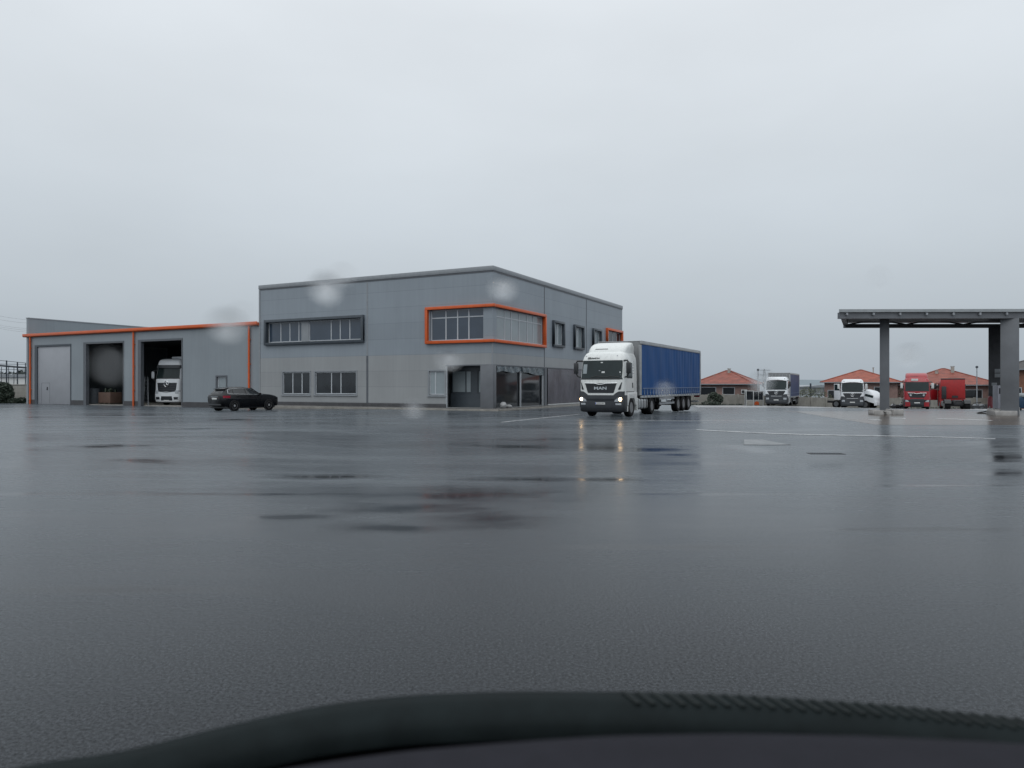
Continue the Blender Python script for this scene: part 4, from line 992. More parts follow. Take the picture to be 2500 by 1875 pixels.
# white cab tipped forward over its engine
x, y = at(2122, 85)
o = thing('tilted_truck', 'small white cab tipped forward over its bare engine and front wheel', 'truck', (x, y, gz(x, y)), a2 + R(68))
cb = Cab([(0, 1.12), (.9, 1.12), (1.25, .95)], [(0, -1.0), (.6, -.95), (1.0, -.6), (1.25, -.1)], back=.9)
tp = thing('cab_pivot', None, None); tp.parent = o; del_ = tp
mb = MB(); rings = []
for z in (.0, .3, .6, .85, 1.05, 1.18, 1.25): rings.append(cb.ring(z))
Rm = Matrix.Translation((0, -.3, .85)) @ Matrix.Rotation(R(14), 4, 'X')
bpy.data.objects.remove(tp)
mb.loft([[tuple(Rm @ Vector(p)) for p in r] for r in rings]); mb.build('cab_body', M['white2'], o, angle=40)
for s in (-1, 1):
    g = [[tuple(Rm @ Vector((s * 1.13, y_, z_))) for y_ in (-.45, 0, .5)] for z_ in (.55, .7, .85)]
    mb = MB(); mb.slab(g, lambda p: (p[0] - s * .02, p[1], p[2])); mb.build('side_window', M['cabglass'], o)
mb = MB(); mb.box(-.45, .45, -.6, .9, .7, 1.45); mb.box(-.3, .3, -.9, -.6, .6, 1.1); mb.build('engine', M['chassis'], o, bevel=.05)
mb = MB()
for s in (-1, 1): mb.box(s * .42 - .06, s * .42 + .06, -1.2, 4.8, .62, .9)
mb.box(-.42, .42, 4.6, 4.8, .62, .9); mb.box(-.5, .5, 2.2, 3.4, .9, 1.3); mb.build('chassis', M['chassis'], o, bevel=.02)
mb = MB(); mb.box(-1.15, 1.15, -1.35, -1.0, .4, .95); mb.build('bumper', M['white2'], o, bevel=.05)
for y_ in (0, 3.4):
    for s in (-1, 1): wheel(o, s * 1.0, y_, .5, .5, .34)

# ------------------------------------------------------------------ dark hatchback before the office
def hatchback(T):
    Lh = 2.2
    # stations along y (front at -y): y, floor z, shoulder z, half width, roof z, roof half width
    st = [(-2.2, .34, .70, .66, .72, .58), (-2.14, .26, .80, .78, .82, .66), (-1.9, .24, .88, .86, .92, .72), (-1.5, .22, .94, .90, .99, .74), (-1.0, .22, .97, .91, 1.04, .74), (-.75, .22, .97, .915, 1.06, .74),
          (-.35, .22, .98, .92, 1.26, .66), (.0, .22, .99, .92, 1.40, .62), (.4, .22, 1.0, .92, 1.455, .61), (.9, .22, 1.01, .92, 1.455, .61), (1.4, .22, 1.02, .915, 1.42, .60), (1.75, .24, 1.03, .90, 1.36, .58), (1.98, .27, 1.02, .87, 1.16, .60), (2.14, .32, .98, .82, 1.0, .62), (2.2, .42, .9, .78, .92, .60)]
    rings = []
    for y, zb, zs, w, zr, wr in st:
        half = [(w * .55, zb), (w * .9, zb + .02), (w * .985, zb + .2), (w, zb + (zs - zb) * .55), (w * .985, zs - .03), (w * .95, zs), (wr + .05, zr - .08 if zr > zs + .1 else zs + (zr - zs) * .6), (wr, zr - .02 if zr > zs + .05 else zr), (wr * .55, zr + .012)]
        rings.append([(x, y, z) for x, z in half] + [(-x, y, z) for x, z in reversed(half)])
    MB().loft(rings).build('body', M['carpaint'], T, angle=50)
    def tab(i): return [(s[0], s[i]) for s in st]
    for s in (-1, 1):
        for y0, y1 in ((-.48, .42), (.5, 1.35), (1.42, 1.72)):
            g = []
            for j in range(4):
                t = j / 3; row = []
                for i in range(7):
                    y = y0 + (y1 - y0) * i / 6
                    if y0 < 0: y = max(y, -.5 + .62 * t) if i == 0 else y0 + .62 * t * (1 - i / 6) + (y1 - y0) * i / 6
                    zs, w = interp(tab(2), y), interp(tab(3), y); zr, wr = interp(tab(4), y), interp(tab(5), y)
                    a, b = (w * .95, zs + .005), (wr + .05, zr - .085); q = .06 + .9 * t
                    row.append((s * (a[0] + (b[0] - a[0]) * q + .012), y, a[1] + (b[1] - a[1]) * q))
                g.append(row)
            MB().slab(g, lambda p: (p[0] - s * .02, p[1], p[2] - .01)).build('side_window', M['glass_dark'], T)
        mb = MB(); pts = []
        for y in [-.85 + .2 * k for k in range(14)]: pts.append((s * (interp(tab(3), y) * .955 + .012), y, interp(tab(2), y) + .012))
        mb.tube(pts, .012, 6)
        pts = []
        for y in [-.3 + .2 * k for k in range(11)]: pts.append((s * (interp(tab(5), y) + .062), y, interp(tab(4), y) - .07))
        mb.tube(pts, .011, 6); mb.tube([(s * .90, 1.8, 1.05), (s * .72, 1.74, 1.28)], .011, 6)
        mb.build('window_trim', M['chrome'], T)
        MB().box(min(s * .9, s * 1.06), max(s * .9, s * 1.06), -.62, -.5, .98, 1.1).build('wing_mirror', M['carpaint'], T, bevel=.03)
        for y in (.1, 1.0): MB().box(min(s * .91, s * .94), max(s * .91, s * .94), y, y + .2, .86, .89).build('handle', M['carpaint'], T, bevel=.008)
        for y in (-1.32, 1.33):
            mb = MB(); mb.lathe([(0, .37), (.02 * s, .37), (.02 * s, .3)], (s * .895, y, .31), 'x', 24); mb.build('wheel_arch', M['black'], T)
            wheel(T, s * .83, y, .335, .335, .225, 'car', 'alloy')
        a, b = sorted((s * .42, s * .80)); g = [[(a + (b - a) * i / 4, 2.20 - .13 * (abs(a + (b - a) * i / 4) / .8) ** 2 + (.045 if j == 0 else .0), .78 + .13 * j) for i in range(5)] for j in range(2)]
        MB().slab(g, lambda p: (p[0], p[1] - .1, p[2])).build('tail_lamp', M['redlens'], T)
        g = [[(s * (.99 * interp(tab(3), 1.62 + .1 * i) + .006), 1.62 + .1 * i, .80 + .14 * j) for i in range(6)] for j in range(2)]
        MB().slab(g, lambda p: (p[0] - s * .08, p[1], p[2])).build('tail_lamp', M['redlens'], T)
        a, b = sorted((s * .45, s * .75)); MB().box(a, b, -2.15, -2.05, .62, .72).build('headlight', M['lamp_off'], T, bevel=.02)
    g = [[(x, 1.815 + .275 * (1 - j / 3) - .03 * abs(x), 1.07 + .25 * j / 3) for x in [(-.58 + .02 * j) + (1.16 - .04 * j) * i / 6 for i in range(7)]] for j in range(4)]
    MB().slab(g, lambda p: (p[0], p[1] - .03, p[2])).build('rear_window', M['glass_dark'], T)
    MB().prism([(1.55, 1.385), (1.93, 1.31), (1.93, 1.345), (1.55, 1.425)], 'x', -.58, .58).build('roof_spoiler', M['carpaint'], T, bevel=.008)
    g = [[(x, -.72 + .62 * j / 3, 1.05 + .32 * j / 3 + .02) for x in [-.68 + 1.36 * i / 6 for i in range(7)]] for j in range(4)]
    MB().slab(g, lambda p: (p[0], p[1], p[2] - .03)).build('windscreen', M['glass_dark'], T)
    MB().box(-.26, .26, 2.19, 2.225, .70, .81).build('number_plate', M['plate'], T, bevel=.005)
    MB().box(-.7, .7, 2.05, 2.21, .32, .46).build('rear_bumper', M['black'], T, bevel=.04)
    mb = MB(); mb.box(-.4, .4, 2.19, 2.215, .87, .885); mb.build('trunk_trim', M['chrome'], T)
    MB().box(-.8, .8, -1.9, 1.95, .16, .3).build('underbody', M['black'], T, bevel=.05)
hx, hy = (-18.8, 50.3)
h = thing('hatchback_car', 'black hatchback car parked at an angle between workshop and office', 'car', (hx, hy, gz(hx, hy)), math.atan2(.817, .579) + math.pi / 2)
hatchback(h); h.scale = (1.03, 1.03, 1.13)

# ------------------------------------------------------------------ fuel canopy
can = thing('fuel_canopy', 'dark grey flat filling station canopy on square columns', 'canopy', (18.25, 40, 0), 0)
zt, zb = 5.93, 5.42
Rf = [(0, 0), (40, -.7), (44, 7.1), (3.62, 7.1)]
mb = MB(); mb.prism([(p[0], p[1]) for p in Rf], 'z', zt - .16, zt); mb.build('roof', M['canopy_lt'], can, smooth=False)
fa = MB(); q = [(.1, .12), (39.9, -.58), (39.9, -.3), (.1, .4)]
fa.prism(q, 'z', zb, zt - .161); fa.build('front_beam', M['canopy'], can, smooth=False)
sa = MB(); sa.prism([(.25, .41), (.55, .41), (3.75, 6.9), (3.45, 6.9)], 'z', zb + .12, zt - .161); sa.build('side_beam', M['canopy'], can, smooth=False)
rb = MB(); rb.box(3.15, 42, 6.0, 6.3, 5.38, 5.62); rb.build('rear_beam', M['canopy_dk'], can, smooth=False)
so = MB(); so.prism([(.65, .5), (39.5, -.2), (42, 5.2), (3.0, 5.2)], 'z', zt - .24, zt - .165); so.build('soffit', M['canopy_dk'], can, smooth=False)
for i in range(12):
    x = .45 + 1.47 * i
    MB().box(x - .05, x + .05, -.02 - .0175 * x, .10 - .0175 * x, zt - .33, zt - .2).build('purlin_end', M['galv'], can, smooth=False)
for i in range(6):
    x0 = 3.4 + 3.7 * i
    mb = MB(); pts = [(x0 + 3.7 * k / 10, 6.15, 5.60 + .2 * math.sin(math.pi * k / 10)) for k in range(11)]; mb.tube(pts, .05, 6); mb.build('truss_arc', M['canopy_dk'], can)
cbx, cby = at(2160, 42.5)
def column(u0, u1, D, ztop, m, name='column'):
    x0, x1 = at(u0, D)[0] - 18.25, at(u1, D)[0] - 18.25; w = x1 - x0; y = D - 40
    h2 = w / 2; o = MB().box(-h2, h2, -h2, h2, gz(x0 + 18, D) - .1, ztop).build(name, m, can, bevel=.02)
    cx_, cy_ = at((u0 + u1) / 2, D + h2); o.location = (cx_ - 18.25, cy_ - 40, 0); o.rotation_euler = (0, 0, -math.atan2((u0 + u1) / 2 - U0 - 25, FPX))
column(2149, 2170, 41.6, zb + .14, M['canopy']); column(2446, 2484, 40.0, zb - .002, M['canopy']); column(2416, 2445, 45.7, 5.38, M['canopy_dk'])
# sign plates on the dark column
xs_ = at(2428, 45.4)
for v0, v1, u0, u1, lab in ((901, 910.5, 2425.5, 2440.5, 'upper of two grey notice plates on the dark canopy column'), (912, 921.5, 2425.5, 2440.5, 'lower of two grey notice plates on the dark canopy column'), (934.5, 942, 2420, 2431, 'small grey notice plate on the dark column above the fire extinguisher')):
    D = 45.6; p0, p1 = at(u0, D), at(u1, D); w = (p1[0] - p0[0]) / 2
    o = MB().box(-w, w, -.015, .015, zat(v1, D), zat(v0, D)).build('notice_plate', M['trim'], None, bevel=.006); o.location = ((p0[0] + p1[0]) / 2 , D - .06 - .5 * (p0[0] + w - 30.6), 0); o.rotation_euler = (0, 0, ANG); tag(o, lab, 'sign', 'notice plates on the canopy column')
# rough foundation blocks round the first column
gb = gz(22, 42)
for i, (u, w, d, hh, yy, lab) in enumerate(((2139, .55, .8, .30, 41.2, 'pale concrete block at the foot of the slim canopy column'), (2166, .32, .4, .24, 41.0, 'small grey block in front of the slim column between two larger'), (2183, .62, .9, .34, 41.25, 'broken grey concrete lump beside the slim canopy column'))):
    x, y = at(u, yy); mb = MB(); mb.box(-w / 2, w / 2, -d / 2, d / 2, 0, hh)
    o = mb.build('concrete_block', M['stone'], None, bevel=.06, seg=3); o.location = (x, y, gz(x, y) - .03); o.rotation_euler = (0, 0, random.uniform(-.2, .2))
    for vv in o.data.vertices: vv.co.x += random.uniform(-.03, .03); vv.co.z += random.uniform(-.03, .03) if vv.co.z > .1 else 0
    tag(o, lab, 'concrete block', 'blocks at the foot of the canopy column')
x0, x1 = at(2436, 40.2)[0], at(2475, 40.2)[0]
isl = MB(); isl.prism([at(2408, 41.6), at(2430, 39.8), at(2484, 39.8), at(2490, 41), at(2490, 47), at(2412, 47)], 'z', gz(27, 41) - .1, gz(27, 41) + .26)
o = isl.build('pump_island', M['stone'], None, bevel=.04); tag(o, 'raised concrete pump island under the thick canopy column', 'island')
zi = gz(27, 41) + .26
pu = thing('fuel_pump', 'pale grey fuel pump housing between the two dark canopy columns', 'fuel pump', (*at(2440, 43.6), zi), 0)
MB().box(-.22, .3, -.2, .3, 0, 1.42).build('pump_housing', M['pump'], pu, bevel=.03)
MB().box(-.16, .24, -.215, -.2, .9, 1.25).build('display', M['grille'], pu, smooth=False)
MB().tube([(.2, -.25, .85), (.02, -.45, .6), (-.1, -.5, .3), (.0, -.45, .05), (.2, -.4, .03)], .03, 8).build('pump_hose', M['rubber'], pu)
ex = thing('fire_extinguisher', 'dull red fire extinguisher standing at the foot of the dark column', 'fire extinguisher', (*at(2417.5, 45.0), zi), 0)
MB().lathe([(0, .12), (.02, .14), (.62, .14), (.72, .08), (.74, .04)], (0, 0, 0), 'z', 18).build('cylinder_body', M['redpl'], ex)
MB().tube([(0, 0, .74), (0, 0, .82), (.1, 0, .84)], .025, 6).build('valve', M['black'], ex)
MB().tube([(.02, -.02, .78), (.16, -.05, .6), (.15, -.08, .25)], .02, 6).build('nozzle_hose', M['rubber'], ex)
ho = MB(); a = at(2388, 42.3); b = at(2416, 43.8); c_ = at(2430, 42.8)
pts = [(*b, zi + .12), (b[0] - .35, b[1] - .6, zi - .12), (a[0] + .2, a[1] + .4, gz(*a) + .04), (a[0], a[1], gz(*a) + .03), (a[0] + .3, a[1] - .2, gz(*a) + .03), (c_[0] - .4, c_[1] - 1, zi - .2), (c_[0], c_[1], zi + .05)]
sp_ = []
for i in range(len(pts) - 1):
    for k in range(5): sp_.append(tuple(Vector(pts[i]).lerp(Vector(pts[i + 1]), k / 5)))
o = ho.tube(sp_ + [pts[-1]], .035, 7).build('fuel_hose', M['rubber'], None); tag(o, 'black hose looped on the wet ground off the pump island', 'hose')

# ------------------------------------------------------------------ right background
def house(name, label, u, D, hw, dep, eave, rise, tile, wallm, wins=(), ac=None, chim=(), zg=None, ridge=.25, rot=ANG):
    x, y = at(u, D); z = gz(x, D) if zg is None else zg
    T = thing(name, label, 'house', (x, y, z), rot, 'red roofed houses behind the fence' if tile != 'tile_d' else None)
    w = hw - .55
    MB().box(-w, w, .55, dep - .5, -.3, eave).build('wall', M[wallm], T, smooth=False)
    r = hw * ridge; e = eave - .05
    mb = MB(); A = [(-hw, 0, e), (hw, 0, e), (hw, dep, e), (-hw, dep, e), (-r, dep / 2, e + rise), (r, dep / 2, e + rise)]
    vs = A + [(p[0], p[1], p[2] + .1) for p in A]
    mb.add(vs, [(0, 3, 2, 1), (6, 7, 11, 10), (7, 8, 11), (8, 9, 10, 11), (9, 6, 10), (0, 1, 7, 6), (1, 2, 8, 7), (2, 3, 9, 8), (3, 0, 6, 9)])
    rf = mb.build('roof', M[tile], T, smooth=False)
    mb = MB()
    for p, q in ((6, 10), (7, 11), (8, 11), (9, 10), (10, 11)): mb.tube([vs[p], vs[q]], .1, 6)
    mb.build('ridge_cap', M[tile], rf)
    mb = MB(); mb.box(-hw, hw, -.1, -.002, e - .04, e + .1); mb.build('gutter', M['trim'], T, smooth=False)
    for (a, b, c, d) in wins:
        fr_ = frame_mb('y', .55, .03, a, b, c, d, .08, inner=.02).build('window', M['frame_lt'], T, smooth=False)
        MB().box(a + .05, b - .05, .53, .547, c + .05, d - .05).build('pane', M['glass_dark'], fr_, smooth=False)
    if ac:
        b_ = MB().box(ac[0] - .42, ac[0] + .42, .15, .53, ac[1], ac[1] + .6).build('air_conditioner', M['white_pl'], T, bevel=.03)
        MB().lathe([(0, .22), (-.02, .22), (-.03, .05)], (ac[0] - .1, .15, ac[1] + .3), 'y', 20).build('fan', M['black'], b_)
    for (cx, cy, z0, z1, cw) in chim:
        k = MB(); k.box(cx - cw, cx + cw, cy - cw, cy + cw, z0, z1 - .12); k.box(cx - cw - .07, cx + cw + .07, cy - cw - .07, cy + cw + .07, z1 - .06, z1)
        for sx_ in (-1, 1): k.box(cx + sx_ * cw * .8 - .04, cx + sx_ * cw * .8 + .04, cy - .1, cy + .1, z1 - .12, z1 - .06)
        k.build('chimney', M['wall_pale'], rf, smooth=False)
    return T
house('tiled_house', 'red tiled house behind the bush with a chimney beside its peak', 1762, 104, 4.5, 10, 2.95, 1.98, 'tile', 'brick', [(.0, 1.75, 1.4, 2.5), (-3.3, -.9, 1.2, 2.5)], (3.1, 1.55), [(.3, 4.2, 4.2, 5.3, .18), (-1.6, 3.2, 3.7, 4.25, .12)], ridge=.06)
house('tiled_house', 'orange roofed house behind the two white cabs, a small flue on its roof', 2100, 105, 5.4, 11, 3.05, 1.85, 'tile_b', 'brick', [(-4.4, -3.0, .5, 1.9), (.6, 1.0, .6, 2.6), (1.8, 3.4, 1.2, 2.4)], None, [(1.7, 4.6, 4.1, 5.3, .08)], ridge=.02, zg=-.95)
house('tiled_house', 'red tiled house behind the red cabs with a tall pale chimney', 2312, 104, 6.9, 13, 3.35, 2.45, 'tile', 'brick', [(2.0, 4.4, 1.3, 2.7), (-3.0, -1.4, 1.3, 2.7)], (6.0, 1.7), [(1.1, 5.0, 5.0, 6.2, .22), (-1.0, 4.6, 4.6, 5.6, .2)], ridge=.03)
house('brick_house', 'orange brick house with a dark roof beyond the blue bin', 2592, 88, 7.2, 12, 4.9, 1.9, 'tile_d', 'brick_o', [(-5.5, -4.0, 1.0, 2.6)], None, [(-2.6, 4.5, 5.6, 7.2, .2)], ridge=.2, rot=R(-37))

fe = thing('concrete_fence', 'long low fence of weathered concrete panels behind the parked lorries', 'fence', (0, 0, 0), 0)
f0, f1 = Vector(at(1660, 97)), Vector(at(2600, 95)); n = 26
pan = MB(); post = []
for i in range(n):
    a, b = f0.lerp(f1, i / n), f0.lerp(f1, (i + 1) / n); za, zb2 = gz(*a), gz(*b)
    pan.add([(a.x, a.y, za - .2), (b.x, b.y, zb2 - .2), (b.x, b.y, zb2 + 1.38), (a.x, a.y, za + 1.38), (a.x, a.y + .1, za - .2), (b.x, b.y + .1, zb2 - .2), (b.x, b.y + .1, zb2 + 1.38), (a.x, a.y + .1, za + 1.38)], [(0, 1, 2, 3), (7, 6, 5, 4), (3, 2, 6, 7), (0, 4, 5, 1), (0, 3, 7, 4), (1, 5, 6, 2)])
    pan.box(a.x + .3, b.x - .3, a.y - .03, a.y - .002, max(za, zb2) + 1.15, max(za, zb2) + 1.2)
pan.build('fence_panel', M['fence'], fe, smooth=False)
for i in range(n + 1):
    a = f0.lerp(f1, i / n); MB().box(a.x - .12, a.x + .12, a.y - .06, a.y + .2, gz(*a) - .2, gz(*a) + 1.46).build('post', M['fence'], fe, bevel=.02)

def leaf_cloud(mb, c, rad, n, s, flat=1.0):
    for i in range(n):
        while True:
            d = Vector((random.uniform(-1, 1), random.uniform(-1, 1), random.uniform(-1, 1)))
            if .35 < d.length < 1: break
        d = d.normalized() * (d.length ** .5)
        p = Vector((c[0] + d.x * rad[0], c[1] + d.y * rad[1], c[2] + d.z * rad[2]))
        a = Vector((random.gauss(0, 1), random.gauss(0, 1), random.gauss(0, flat))).normalized(); b = a.orthogonal().normalized(); k = s * random.uniform(.6, 1.4)
        mb.add([p + a * k, p + b * k * .5, p - a * k, p - b * k * .5], [(0, 1, 2, 3)])
def shrub(name, label, x, y, z, blobs, m, ls=.12, n=500, cat='bush', group=None, core=True):
    T = thing(name, label, cat, (x, y, z), 0, group)
    mb = MB()
    for c, r in blobs: leaf_cloud(mb, c, r, n, ls)
    mb.build('foliage', M[m], T, smooth=False)
    tr = MB()
    for c, r in blobs:
        tr.tube([(c[0] * .2, c[1] * .2, -.1), (c[0] * .6, c[1] * .6, c[2] * .5), (c[0], c[1], c[2] + r[2] * .4)], [.06, .05, .02], 6)
    tr.build('stem', M['bark'], T); return T
x, y = at(1746, 93)
shrub('round_bush', 'round dark bush in front of the chimneyed red tiled house', x, y, gz(x, y), [((-.3, 0, .8), (.75, .7, .85)), ((.45, 0, .75), (.6, .6, .65)), ((-.1, .1, 1.2), (.55, .5, .5))], 'leaf', .11, 700)
x, y = at(1735, 91)
shrub('low_bush', 'low dark shrub spreading at the foot of the round bush', x, y, gz(x, y), [((-.3, 0, .25), (.9, .4, .32)), ((.6, 0, .2), (.7, .4, .25))], 'leaf', .09, 400)
# kiosk-like cabinets beside the parked trailer
for i, (u, w, hgt, lab) in enumerate(((1830.5, .86, 1.85, 'white framed glazed booth with a pale lower panel beside the house'), (1851.5, 1.15, 1.8, 'white framed cabinet with dark glass and an orange patch, next to the parked cab'))):
    x, y = at(u, 89); T = thing('glazed_booth', lab, 'booth', (x, y, gz(x, y)), a2 * .3, 'booths beside the parked lorry')
    mb = MB(); w2_ = w / 2
    for s in (-1, 1): mb.box(s * w2_ - .04, s * w2_ + .04, -.04, .04, 0, hgt); mb.box(s * w2_ - .04, s * w2_ + .04, .86, .94, 0, hgt)
    mb.box(-w2_ + .041, w2_ - .041, -.04, .04, hgt - .08, hgt); mb.box(-w2_ + .041, w2_ - .041, -.03, .03, .62, .68); mb.box(-w2_, w2_, .041, .86, hgt - .06, hgt - .01)
    if i: mb.box(-.02, .02, -.035, .035, .681, hgt - .081)
    mb.build('frame', M['white_pl'], T, smooth=False)
    mb = MB(); mb.box(-w2_ + .041, w2_ - .041, -.012, .012, .69, hgt - .09); mb.build('pane', M['glass_dark'], T, smooth=False)
    mb = MB(); mb.box(-w2_ + .041, w2_ - .041, -.02, .02, .04, .61); lp = mb.build('lower_panel', M['wall_pale'], T, smooth=False)
    if i: MB().prism([(-.5, .06), (.1, .06), (.05, .4), (-.2, .52), (-.45, .4)], 'y', -.027, -.021).build('orange_patch', M['orange'], lp, smooth=False)
    mb = MB(); mb.box(-w2_ + .05, w2_ - .05, .8, .85, .04, hgt - .1); mb.build('back_panel', M['inside2'], T, smooth=False)

# street lamps, pylon, poles
def lamp(u, D, v, label, lean=0):
    x, y = at(u, D); z = gz(x, y); T = thing('street_lamp', label, 'street lamp', (x, y, z), 0, 'lamps along the back fence'); h_ = zat(v, D) - z
    MB().tube([(0, 0, 0), (0, 0, h_ - .25)], [.09, .055], 10).build('pole', M['galv'], T)
    MB().lathe([(0, .05), (.05, .16), (.22, .16), (.3, .04)], (0, 0, h_ - .25), 'z', 14).build('lamp_head', M['steel'], T)
lamp(2385, 93, 894, 'slim grey lamp post in front of the tall chimneyed house')
lamp(1850.7, 101, 901, 'dark lamp post rising behind the glazed booths')
x, y = at(1866, 420); T = thing('power_pylon', 'faint steel pylon with cross arms far behind the parked trailer', 'pylon', (x, y, -1.2), R(15)); hp = zat(901, 420) + 1.2
mb = MB()
for k in range(9): t0, t1 = k / 9, (k + 1) / 9; w0, w1_ = 1.6 * (1 - t0) + .3, 1.6 * (1 - t1) + .3; mb.tube([(-w0, 0, hp * t0), (w1_, 0, hp * t1)], .10, 4); mb.tube([(w0, 0, hp * t0), (-w1_, 0, hp * t1)], .10, 4)
for s in (-1, 1): mb.tube([(s * 1.9, 0, 0), (s * .3, 0, hp)], .14, 4)
mb.build('lattice_mast', M['galv'], T)
for z_ in (.72, .95): MB().tube([(-4, 0, hp * z_), (4, 0, hp * z_)], .16, 5).build('cross_arm', M['galv'], T)
x, y = at(1979, 130); o = MB().tube([(x, y, -1.3), (x, y, zat(936, 130))], .16, 8).build('concrete_pole', M['steel'], None); tag(o, 'short dark pole standing in the scrub beyond the fence', 'pole')

# scrap on the ground by the red cabs
def scrap(u0, u1, D, label, n, hmax):
    x0, _ = at(u0, D); x1, _ = at(u1, D); T = thing('scrap_pile', label, 'scrap', ((x0 + x1) / 2, D, gz((x0 + x1) / 2, D)), 0, 'scrap metal between the parked lorries'); w = (x1 - x0) / 2
    mb = MB()
    for s in (-.25, .35): mb.box(-w, w, s, s + .12, .18, .36)
    for i in range(5): x_ = -w + 2 * w * (i + .3) / 5; mb.box(x_, x_ + .1, -.13, .349, .2, .34)
    mb.build('chassis_frame', M['chassis'], T, bevel=.01)
    mb = MB()
    for i in range(n):
        c = Vector((random.uniform(-w, w), random.uniform(-.5, .5), random.uniform(.05, hmax))); d = Vector((random.uniform(-.6, .6), random.uniform(-.4, .4), random.uniform(-.15, .2)))
        mb.tube([c - d, c + d], random.uniform(.03, .09), 6)
    mb.build('loose_parts', M['chassis'], T)
    for i in range(3):
        c = (random.uniform(-w, w), random.uniform(-.3, .3), .3); MB().lathe([(-.1, .12), (-.1, .28), (.1, .28), (.1, .12)], c, 'y', 16).build('hub', M['galv'], T)
scrap(2356, 2412, 80, 'heap of old axles and frames beside the red cab turned away', 16, .8)
scrap(2173, 2208, 82, 'dark chassis frame and loose parts beside the slim canopy column', 12, .6)

# blue bin
x, y = at(2496, 58); T = thing('waste_bin', 'blue plastic waste bin with a heaped pale lid past the thick column', 'bin', (x, y, gz(x, y)), .1)
MB().prism([(-.62, .2), (.62, .2), (.72, 1.1), (-.72, 1.1)], 'y', -.5, .5).build('bin_body', M['bluebin'], T, bevel=.04)
MB().lathe([(0, .68), (.1, .66), (.22, .5), (.3, .2)], (0, 0, 1.11), 'z', 20).build('lid', M['film_w'], T)
for s in (-1, 1): MB().lathe([(-.05, .1), (.05, .1)], (s * .5, -.35, .1), 'x', 14).build('wheel', M['tyre'], T)

# scrub, far sheds, hills, far trees
mb = MB()
for i in range(46):
    u = 1962 + i * 12 + random.uniform(-6, 6); D = random.uniform(104, 112); x, y = at(u, D)
    if u < 2016 or 2190 < u < 2215 or u > 2480: leaf_cloud(mb, (x, y, .1 + random.uniform(-.3, .5)), (1.1, .8, random.uniform(.6, 1.0)), 130, .13)
tag(mb.build('undergrowth', M['leaf2'], None, smooth=False), kind='stuff')
mb = MB()
for i in range(900):
    t = random.random(); p = f0.lerp(f1, t); x, y = p.x, p.y - random.uniform(.1, 1.2); z = gz(x, y); hh = random.uniform(.08, .22); dx = random.uniform(-.08, .08)
    mb.add([(x - .06, y, z - .02), (x + .06, y, z - .02), (x + dx, y, z + hh)], [(0, 1, 2)])
tag(mb.build('grass', M['leaf'], None, smooth=False), kind='stuff')
def shed(u0, u1, D, v, label, m, zg=-1.3, dep=20):
    x0, x1 = at(u0, D)[0], at(u1, D)[0]; T = thing('warehouse', label, 'warehouse', ((x0 + x1) / 2, D, zg), 0); w = (x1 - x0) / 2; h_ = zat(v, D) - zg
    MB().box(-w, w, 0, dep, 0, h_ - .4).build('wall', M[m], T, smooth=False)
    MB().prism([(-w - .3, h_ - .4), (w + .3, h_ - .4), (w + .3, h_ - .1), (0, h_ + .5), (-w - .3, h_ - .1)], 'y', -.4, dep + .4).build('roof', M['trim'], T, smooth=False)
    for k in range(4): x_ = -w + 2 * w * (k + .3) / 4; MB().box(x_, x_ + w * .15, -.06, -.002, .2, h_ * .5).build('shed_door', M['trim_dark'], T, smooth=False)
shed(1950, 2055, 260, 943.5, 'long pale grey shed far beyond the fence and scrub', 'warehouse')
shed(2185, 2215, 240, 941, 'pale grey shed far off between two red roofed houses', 'warehouse')
shed(-220, 160, 190, 917.5, 'long white warehouse far beyond the steel frame', 'whitewall', -.5)
shed(1700, 1850, 330, 938, 'low grey shed on the far plain behind the lamp post', 'warehouse')
hl_ = MB(); xs = [-3500 + 100 * i for i in range(71)]
ridge = [(x, 2600 + 200 * math.sin(x * .002), 22 + 10 * math.sin(x * .0023 + 1) + 6 * math.sin(x * .0071) + 2 * math.sin(x * .021)) for x in xs]
vs = [(x, y - 700, -3) for x, y, z in ridge] + ridge + [(x, y + 600, -3) for x, y, z in ridge]; n = len(xs)
hl_.add(vs, [(i, i + 1, n + i + 1, n + i) for i in range(n - 1)] + [(n + i, n + i + 1, 2 * n + i + 1, 2 * n + i) for i in range(n - 1)])
tag(hl_.build('hills', M['hill'], None, angle=60), kind='structure')
for i, (u, D, v, w, lab) in enumerate(((8, 215, 905, 4, 'broad bare tree behind the warehouse, nearest the picture edge'), (30, 220, 909, 3.4, 'smaller round tree behind the warehouse between two steel posts'), (44, 212, 906, 3.8, 'far tree behind the warehouse, just beyond the stout steel post'), (61, 216, 902, 4.5, 'tallest far tree, close beside the workshop corner'))):
    x, y = at(u, D); z = -.5; top = zat(v, D) - z
    T = thing('far_tree', lab, 'tree', (x, y, z), 0, 'trees behind the white warehouse')
    mb = MB()
    for k in range(7): leaf_cloud(mb, (random.uniform(-w, w) * .5, random.uniform(-w, w) * .5, top * random.uniform(.55, .85)), (w * .45, w * .45, top * .2), 90, .35)
    mb.build('crown', M['leaf_far'], T, smooth=False)
    mb = MB(); mb.tube([(0, 0, 0), (.1, 0, top * .4), (0, 0, top * .8)], [.3, .22, .06], 7)
    for k in range(5): a = k * 1.3; mb.tube([(0, 0, top * .35), (math.cos(a) * w * .4, math.sin(a) * w * .4, top * .7)], [.12, .04], 5)
    mb.build('trunk', M['bark'], T)

